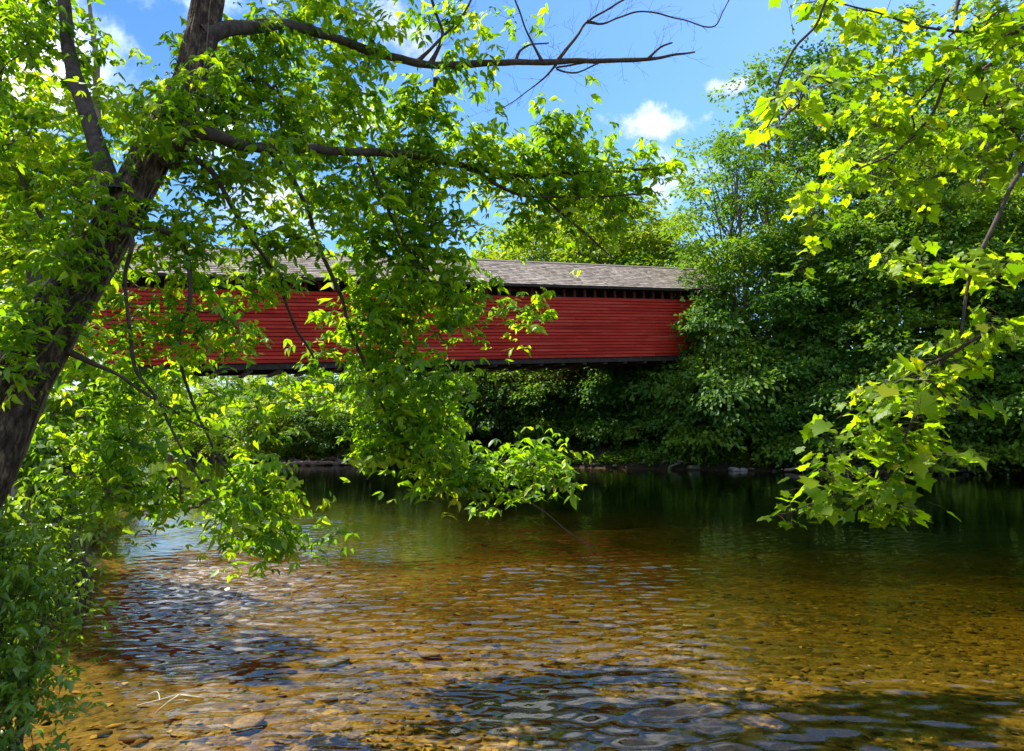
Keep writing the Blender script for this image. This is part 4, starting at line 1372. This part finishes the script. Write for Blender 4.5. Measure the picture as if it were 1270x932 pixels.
def roof_slope(sgn):
    """courses of shingles of uneven width and butt line"""
    mb = MB()
    r = np.random.RandomState(12)
    eave_v = -OVER if sgn > 0 else WID + OVER
    run = WID / 2 + OVER
    rise0 = HO + .14
    S = math.hypot(run, RISE)
    dirv = (BV * sgn * run + BW * RISE) / S
    nrm = norm(np.cross(BU, dirv))
    nrm = nrm if nrm[2] > 0 else -nrm
    e0 = B0 + BV * eave_v + BW * rise0
    ncr = 15
    ch = S / ncr
    mb.box(e0, BU, dirv, nrm, (-.5, 0, -.07), (LEN + .5, S, -.004), .3)
    for i in range(ncr):
        u = -.5 - r.uniform(0, .4)
        while u < LEN + .5:
            wd = r.uniform(.14, .42)
            a, b = max(u, -.5) + .003, min(u + wd, LEN + .5) - .003
            u += wd
            if b - a < .02:
                continue
            s0, s1 = i * ch - r.uniform(0, .035), (i + 1) * ch + .02
            th = .022 + r.uniform(0, .014)
            q = []
            for uu in (a, b):
                for (ss, t) in ((s0, th), (s1, .004), (s1, -.003), (s0, -.003)):
                    q.append(e0 + BU * uu + dirv * ss + nrm * t)
            uv = np.array([(a, s0), (a, s1), (a, s1), (a, s0), (b, s0), (b, s1), (b, s1), (b, s0)])
            mb.add(q, None, [(0, 4, 5, 1), (1, 5, 6, 2), (3, 0, 1, 2), (4, 7, 6, 5), (0, 3, 7, 4)], np.clip(.5 + r.normal(0, .22), 0, 1), uv)
    return link('roof_slope', mb.mesh('roof_slope', False, True), M['shingle'], broot)


roof_slope(1)
rs = roof_slope(-1)
mb = MB()
rp = B0 + BV * WID / 2 + BW * (HO + .14 + RISE)
for s in (1, -1):
    d = norm(BV * s * (WID / 2 + OVER) - BW * RISE)
    n_ = norm(np.cross(BU, d))
    n_ = n_ if n_[2] > 0 else -n_
    mb.box(rp, BU, d, n_, (-.5, 0 if s > 0 else .002, .03), (LEN + .5, .16, .05), .4)
link('ridge_cap', mb.mesh('ridge_cap', False, True), M['shingle'], broot)
# fascia under the eaves and the two gable portals
bpart('fascia', [((-.5, -OVER - .02, HO - .02), (LEN + .5, -OVER + .02, HO + .12))], 'dark_timber')
for u0, u1 in ((-.14, -.03), (LEN + .03, LEN + .14)):
    mb = MB()
    for lo, hi in (((u0, .0, 0), (u1, .55, HO)), ((u0, WID - .55, 0), (u1, WID, HO)), ((u0, .55, 3.5), (u1, WID - .55, HO))):
        mb.box(B0, BU, BV, BW, lo, hi, .4)
    tri = [B0 + BU * uu + BV * v + BW * z for uu in (u0, u1) for v, z in ((-.1, HO + .002), (WID + .1, HO + .002), (WID / 2, HO + RISE * .93))]
    mb.add(tri, [(0, 1, 2), (3, 5, 4)], [(0, 3, 4, 1), (1, 4, 5, 2), (2, 5, 3, 0)], .4)
    link('portal', mb.mesh('portal', False, True), M['red'], broot)

# abutment hidden in the wood at the far end, and the one on the near side
for uu, lab in ((LEN - .2, 'stone abutment under the bridge where it meets the wooded bank'), (-2.2, 'stone abutment under the bridge end on the near bank')):
    c = BO + BU * uu
    zb = min(gz(c[0], c[1]), gz(*(c + BV * WID)[:2])) - .8
    root = empty('bridge_abutment', (c[0], c[1], zb), lab, 'abutment')
    H = c[2] - .57 - zb
    mb = MB()
    r = np.random.RandomState(int(100 + uu))
    rows = max(2, int(H / .55))
    bu = norm(BU * (1, 1, 0))
    for i in range(rows):
        v = -.7
        while v < WID + .7:
            wd = r.uniform(.6, 1.2)
            t = .16 * (1 - i / rows)
            mb.box(np.zeros(3), bu, BV, np.array([0, 0, 1.0]), (-t + r.uniform(0, .04), v, i * H / rows), (2.4 + t, min(v + wd, WID + .7) - .02, (i + 1) * H / rows - .02))
            v += wd
    link('stonework', mb.mesh('stonework', False), M['masonry'], root)

# ------------------------------------------------------------------ the wood on the far bank
def far_y(px, off=0.0):
    """a point on the far shoreline seen toward px"""
    k = (px - CX) / F
    ys_ = np.linspace(36, 90, 800)
    i = np.argmax(ys_ >= np.interp(ys_ * k, FAR[::-1, 0], FAR[::-1, 1]))
    return ys_[i] * k, ys_[i] + off



GB = 'tall trees of the wood on the far bank'
ML = 'tall broadleaf tree in the dense wood on the steep bank past the bridge end'
for px, d, H, k, m, lab in (
    (914, 55, 22, 'tall_two', 'leaf_light', 'tall loose crowned tree rising right behind the bridge end with bare stems'),
    (962, 57, 28, 'tall_two', 'leaf_light', 'tall tree standing one back from the bridge end beside the sky gap'),
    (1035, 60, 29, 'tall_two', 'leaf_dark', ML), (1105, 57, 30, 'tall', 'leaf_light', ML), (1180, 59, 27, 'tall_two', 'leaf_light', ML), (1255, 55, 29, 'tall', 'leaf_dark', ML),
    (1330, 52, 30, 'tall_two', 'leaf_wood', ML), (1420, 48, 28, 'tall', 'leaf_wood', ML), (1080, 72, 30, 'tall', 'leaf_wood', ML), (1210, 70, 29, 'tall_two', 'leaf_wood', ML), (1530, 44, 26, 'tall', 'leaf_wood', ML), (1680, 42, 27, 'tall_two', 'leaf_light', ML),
):
    far_copy(k, m, 'broadleaf_tree', px, d, H, lab, 'tree', GB if lab == ML else None)
for px, d, H, lab in ((926, 51.2, 21, 'bare grey stemmed tree with a high crown standing just past the bridge end'), (1096, 47.5, 22, 'dark stemmed tree with a high thin crown in the middle of the far wood'), (1236, 45.5, 23, 'dark stemmed high crowned tree behind the upper sycamore leaves')):
    far_copy('stem', 'leaf_light', 'broadleaf_tree', px, d, H, lab, 'tree', None)
ML2 = 'middle sized leafy tree filling the front of the wood above the far waterline'
for px, d, H, k in ((955, 50.5, 14, 'round'), (1020, 49.5, 15, 'slim'), (1075, 48.5, 15, 'round'), (1140, 47, 16, 'round'), (1205, 45.5, 15, 'slim'), (1265, 44.5, 16, 'round'), (1340, 43, 15, 'round'), (1430, 40, 14, 'round'), (1540, 38, 14, 'round'), (1660, 36, 14, 'round'), (922, 53.5, 10, 'slim')):
    far_copy(k, random.choice(['leaf_wood', 'leaf_light', 'leaf_light', 'leaf_dark']), 'broadleaf_tree', px, d, H, ML2, 'tree', 'middle trees of the far wood')
ML3 = 'dark riverside shrub spilling down to the far waterline below the wood'
for px, d, H, k, wd in ((884, 49.6, 9.6, 'shrub', .72), (838, 51.5, 5.2, 'shrub_two', 1), (925, 48.6, 7, 'shrub_two', 1), (972, 47.6, 6, 'shrub', 1), (1018, 47.0, 6.5, 'shrub_two', 1), (1066, 46.2, 6, 'shrub', 1.1), (1112, 45.4, 6.5, 'shrub_two', 1),
                        (1160, 44.4, 6, 'shrub', 1.1), (1208, 43.4, 6, 'shrub_two', 1), (1255, 42.6, 5.6, 'shrub', 1.1), (1300, 42, 6, 'shrub_two', 1), (1370, 40, 6, 'shrub', 1.2), (1440, 38, 6, 'shrub_two', 1.2), (1520, 36.5, 6, 'shrub', 1.2), (1610, 35, 6, 'shrub_two', 1.3)):
    far_copy(k, random.choice(['leaf_wood', 'leaf_light', 'leaf_light']), 'riverside_shrub', px, d, H, ML3, 'shrub', 'shrubs along the far waterline', wd)
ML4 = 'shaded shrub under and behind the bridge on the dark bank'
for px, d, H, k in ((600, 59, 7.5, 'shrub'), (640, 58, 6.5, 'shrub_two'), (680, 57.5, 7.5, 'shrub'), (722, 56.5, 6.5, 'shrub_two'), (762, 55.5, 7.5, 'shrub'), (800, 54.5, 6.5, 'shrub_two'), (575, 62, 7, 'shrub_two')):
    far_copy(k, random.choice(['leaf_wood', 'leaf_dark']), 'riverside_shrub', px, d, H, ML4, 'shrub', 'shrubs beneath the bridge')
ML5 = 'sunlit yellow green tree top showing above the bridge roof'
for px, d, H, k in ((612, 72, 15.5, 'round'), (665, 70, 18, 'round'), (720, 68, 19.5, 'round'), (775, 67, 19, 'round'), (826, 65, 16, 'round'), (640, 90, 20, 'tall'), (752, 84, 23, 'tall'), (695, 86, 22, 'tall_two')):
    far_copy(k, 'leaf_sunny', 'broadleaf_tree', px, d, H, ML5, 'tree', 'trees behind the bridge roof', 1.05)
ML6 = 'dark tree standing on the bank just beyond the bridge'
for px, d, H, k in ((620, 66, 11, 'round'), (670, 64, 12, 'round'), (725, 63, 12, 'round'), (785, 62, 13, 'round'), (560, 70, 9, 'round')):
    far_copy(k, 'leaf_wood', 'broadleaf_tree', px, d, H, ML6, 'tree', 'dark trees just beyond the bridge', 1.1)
ML7 = 'bright yellow green tree seen below the bridge on the far bend'
for px, d, H, k in ((505, 72, 8.5, 'round'), (455, 70, 8, 'shrub'), (410, 74, 9, 'round'), (370, 76, 9, 'round'), (330, 79, 8.5, 'round'), (290, 82, 8.5, 'round'), (250, 86, 8, 'round'), (215, 90, 6.5, 'round'), (190, 96, 5, 'round'), (140, 99, 6, 'round'),
                    (345, 72, 4, 'shrub_two'), (290, 75, 4.5, 'shrub'), (440, 62, 4.5, 'shrub_two'), (490, 60, 5, 'shrub'), (400, 64, 4, 'shrub'), (235, 79, 4, 'shrub_two'), (540, 60, 5.5, 'shrub_two')):
    far_copy(k, 'leaf_sunny' if k == 'round' else 'leaf_light', 'broadleaf_tree' if k == 'round' else 'riverside_shrub', px, d, H, ML7 if k == 'round' else 'low sunlit bush on the bank of the far bend below the bridge', 'tree' if k == 'round' else 'shrub',
             'trees on the far bend' if k == 'round' else 'bushes on the far bend', 1.2)
ML9 = 'leafy shrub overhanging the muddy bank of the far bend'
for px in (255, 290, 322, 356, 390, 424, 458, 492, 524, 552):
    x, y = far_y(px, 2.6)
    far_copy(random.choice(['shrub', 'shrub_two']), random.choice(['leaf_light', 'leaf_wood', 'leaf_sunny']), 'riverside_shrub', px, y, random.uniform(3.4, 5.2), ML9, 'shrub', 'shrubs overhanging the far bend', 1.15)
ML8 = 'sunlit tree on the near bank seen between the leaning trunk and the bridge'
for px, d, H, k in ((-40, 26, 10, 'slim'), (-120, 19, 12, 'round'), (-260, 24, 15, 'tall'), (60, 50, 5, 'round'), (-110, 40, 13, 'round'), (-300, 12, 11, 'slim')):
    far_copy(k, 'leaf_sunny', 'broadleaf_tree', px, d, H, ML8, 'tree', 'trees on the near bank')
for px, d, H, k in ((118, 27, 2.6, 'shrub_two'), (85, 20, 2.4, 'shrub'), (60, 15.5, 2.2, 'shrub_two'), (135, 33, 2.8, 'shrub')):
    far_copy(k, 'leaf_sunny', 'riverside_shrub', px, d, H, 'low bright bush at the near water edge beyond the leaning tree', 'shrub', 'bushes at the near water edge')

# ------------------------------------------------------------------ ground cover on the banks
def cover(name, label, line, n, off, size, mat, seed, tall=.4, xr=(-40, 40)):
    r = np.random.RandomState(seed)
    O, Dv, Nv, S, T = [], [], [], [], []
    xs_ = r.uniform(xr[0], xr[1], n)
    yy = np.interp(xs_, line[::-1, 0], line[::-1, 1])
    y_ = yy + off[0] + (off[1] - off[0]) * r.rand(n) ** 1.4
    z_ = ground_z(xs_, y_)
    cl = wob(np.stack([xs_, y_], -1), 1.3, seed)
    for i in range(n):
        if z_[i] < .06 or cl[i] < -.35:
            continue
        az = r.uniform(0, 6.28)
        O.append((xs_[i], y_[i], z_[i] + tall * r.rand() * (.5 + .5 * cl[i])))
        Dv.append((math.cos(az), math.sin(az), r.uniform(-.3, .5)))
        Nv.append((r.normal(0, .4), r.normal(0, .4), 1))
        S.append(size * r.uniform(.6, 1.4)); T.append(np.clip(.5 + .3 * cl[i] + r.normal(0, .12), 0, 1))
    o = scatter(name, LEAF2, np.array(O), norm(Dv), norm(Nv), np.array(S), np.array(T), M[mat], None)
    o = link(name, o.data) if not isinstance(o, bpy.types.Object) else o
    return tag(o, label, kind='stuff')


def blades(name, label, n, seed, gen, hgt, mat):
    r = np.random.RandomState(seed)
    mbV, mbT, tt = [], [], []
    k = 0
    for _ in range(n):
        x, y = gen(r)
        z = gz2(x, y)
        if z < .03:
            continue
        a = r.uniform(0, 6.28)
        h = hgt * r.uniform(.5, 1.3)
        s = np.array([math.cos(a), math.sin(a), 0]) * h * .035
        ln = np.array([math.cos(a + 1.5), math.sin(a + 1.5), 0]) * h * r.uniform(.1, .5)
        b = np.array([x, y, z])
        up = np.array([0, 0, h])
        mbV += [b - s, b + s, b + up * .55 + ln * .35 + s * .7, b + up * .55 + ln * .35 - s * .7, b + up + ln]
        mbT += [(k, k + 1, k + 2), (k, k + 2, k + 3), (k + 3, k + 2, k + 4)]
        tt += [np.clip(.5 + r.normal(0, .2), 0, 1)] * 5
        k += 5
    o = link(name, mesh_from(name, np.array(mbV), np.array(mbT), None, True, np.array(tt)), M[mat])
    return tag(o, label, kind='stuff')


_gx, _gy = np.linspace(-14, 8, 221), np.linspace(1, 27, 261)
_gt = ground_z(*np.meshgrid(_gx, _gy))


def gz2(x, y):
    i, j = (y - 1) / .1, (x + 14) / .1
    i0, j0 = int(np.clip(i, 0, 259)), int(np.clip(j, 0, 219))
    a, b = i - i0, j - j0
    return ((_gt[i0, j0] * (1 - b) + _gt[i0, j0 + 1] * b) * (1 - a) + (_gt[i0 + 1, j0] * (1 - b) + _gt[i0 + 1, j0 + 1] * b) * a)


def bank_pt(r):
    t = r.rand()
    y = 4.2 + 20 * t ** 1.7
    xe = np.interp(y, NEAR[:, 1], NEAR[:, 0])
    return max(-13.9, xe - abs(r.normal(0, .5 + .08 * y))), y


blades('bank_grass', 'rough yellow green grass along the near water edge', 9000, 8, bank_pt, .36, 'grass')
cover('undergrowth', 'low green undergrowth covering the far bank under the wood', FAR, 32000, (.3, 9), .28, 'leaf_light', 33, .7, (-8, 46))
cover('undergrowth', 'sunlit low growth on the bank of the far bend', FAR, 14000, (1.0, 14), .3, 'leaf_light', 34, .7, (-60, -8))
cover('undergrowth', 'sunlit low growth on the near bank past the leaning tree', NEAR, 9000, (-9, -.3), .14, 'leaf_sunny', 35, .6, (-30, -4.6))

# ------------------------------------------------------------------ rocks, logs, small debris
def rock_mesh(seed, sub=3):
    V, T = ico_stone(seed, sub)
    return mesh_from('rock', V * np.array([1, .75, .5]), T)


RM = [rock_mesh(300 + i) for i in range(6)]


def rock(x, y, s, label, group, mat='rock', name='rock', sink=.25, k=None, flat=1.0):
    me = RM[random.randrange(6) if k is None else k]
    if mat != 'rock':
        me = me.copy(); me.materials.clear()
    o = link(name, me, M[mat])
    o.location = (x, y, max(gz(x, y), -.02 if name == 'rock' else -9) + s * (.5 - sink) * flat)
    o.rotation_euler = (0, 0, random.uniform(0, 6.28))
    o.scale = (s * random.uniform(.9, 1.3), s, s * random.uniform(.7, 1.1) * flat)
    return tag(o, label, 'rock', group)


random.seed(12)
for px in (640, 668, 735, 762, 797, 826, 858, 930, 958, 1040, 1068, 1100, 1132, 1165, 1190, 1226, 1250):
    x, y = far_y(px, random.uniform(-.5, .5))
    rock(x, y, random.uniform(.14, .5), 'small grey rock along the far waterline', 'rocks along the far waterline')
x, y = far_y(905, -.5)
rock(x, y, .42, 'broad pale flat rock largest on the far waterline below the wood', None, 'pale_rock', k=1)
x, y = far_y(918, -.4)
rock(x, y, .3, 'pale rock touching the larger flat rock on its side', None, 'pale_rock', k=2)


def log(px, ox, L, rad, ang, label, tilt=.0, roots=0, z=.12):
    x, y = far_y(px, ox)
    o = np.array([x, y, max(gz(x, y), 0)])
    root = empty('driftwood_log', o, label, 'log')
    r = np.random.RandomState(int(px))
    d = np.array([math.cos(ang), math.sin(ang), tilt])
    pp, pr = smooth_path([-d * L / 2 + (0, 0, z), (0, 0, z + .08), d * L / 2 + (0, 0, z)], [rad * .75, rad, rad * .4], .2, .05, int(px))
    mb = MB(); mb.tube(pp, pr, 9)
    link('stem', mb.mesh('stem'), M['driftwood'], root)
    for k in range(roots):
        q = pp[r.randint(len(pp))]
        e = q + np.array([r.normal(0, .8), r.normal(0, .5), r.uniform(.1, .8)])
        p2, r2 = smooth_path([q, (q + e) / 2 + r.normal(0, .12, 3), e], [rad * .35, rad * .22, rad * .08], .12, .04, k)
        mb = MB(); mb.tube(p2, r2, 5)
        link('branch', mb.mesh('branch'), M['driftwood'], root)


log(395, -.2, 5.5, .16, .1, 'tangle of washed up driftwood on the muddy bar below the bridge', roots=9)
log(435, .3, 3.5, .12, -.3, 'short driftwood log at the end of the muddy bar', roots=4)
log(1010, .1, 4.0, .11, .15, 'pale fallen log lying along the far waterline below the wood', roots=4)
log(850, .5, 2.6, .08, .5, 'thin fallen branch slanting off the bank by the bridge end', .25, roots=3)
log(1180, .2, 5.0, .1, -.1, 'long thin log at the waterline past the hanging sycamore bough', roots=5)

# mud bar: bigger stones and gravel at the far bend
for px in (345, 352, 362, 371, 380, 392, 410, 419, 428, 440, 452, 465, 480, 330, 315, 300, 285, 270, 250):
    x, y = far_y(px, random.uniform(-.4, .8))
    rock(x, y, random.uniform(.15, .4), 'brown stone on the muddy bar of the far bend', 'stones on the muddy bar')

# stones that stand out on the near riverbed
for px, py, s, lab in ((421, 822, .1, 'dark flat rock on the golden shallow riverbed'), (534, 803, .1, 'small pale topped stone on the golden riverbed beside the dark flat rock'),
                       (645, 905, .12, 'broad sunlit stone in the shallows near the sky reflection'), (318, 905, .11, 'rounded stone alone in the near shallows past the bleached twig')):
    d = 2.5 * F / (py - 540)
    x = (px - CX) / F * d
    rock(x, d, s * 1.5, lab, None, 'rock' if 'dark flat' in lab[:10] else 'gold_rock', 'submerged_rock', .2, flat=.7)

# bleached twig poking out of the shallows
o = np.array([(222 - CX) / F * 6.35, 6.35, -.05])
root = empty('fallen_twig', o, 'pale bleached twig snagged in the shallows near the bank', 'twig')
for k, l in enumerate(([(-.27, .02, .03), (-.1, .06, .06), (.06, .1, .09), (.25, .12, .06)], [(.04, .1, .09), (.0, -.02, .07), (-.05, -.14, .02)], [(.06, .1, .09), (.14, .04, .1), (.24, .03, .09)], [(-.1, .06, .06), (-.16, .14, .1), (-.24, .15, .08)])):
    pp, pr = smooth_path(l, np.linspace(.005, .002, len(l)), .02, .006, k)
    mb = MB(); mb.tube(pp, pr, 6)
    link('stem' if k == 0 else 'side_shoot', mb.mesh('stem'), M['bleached'], root)
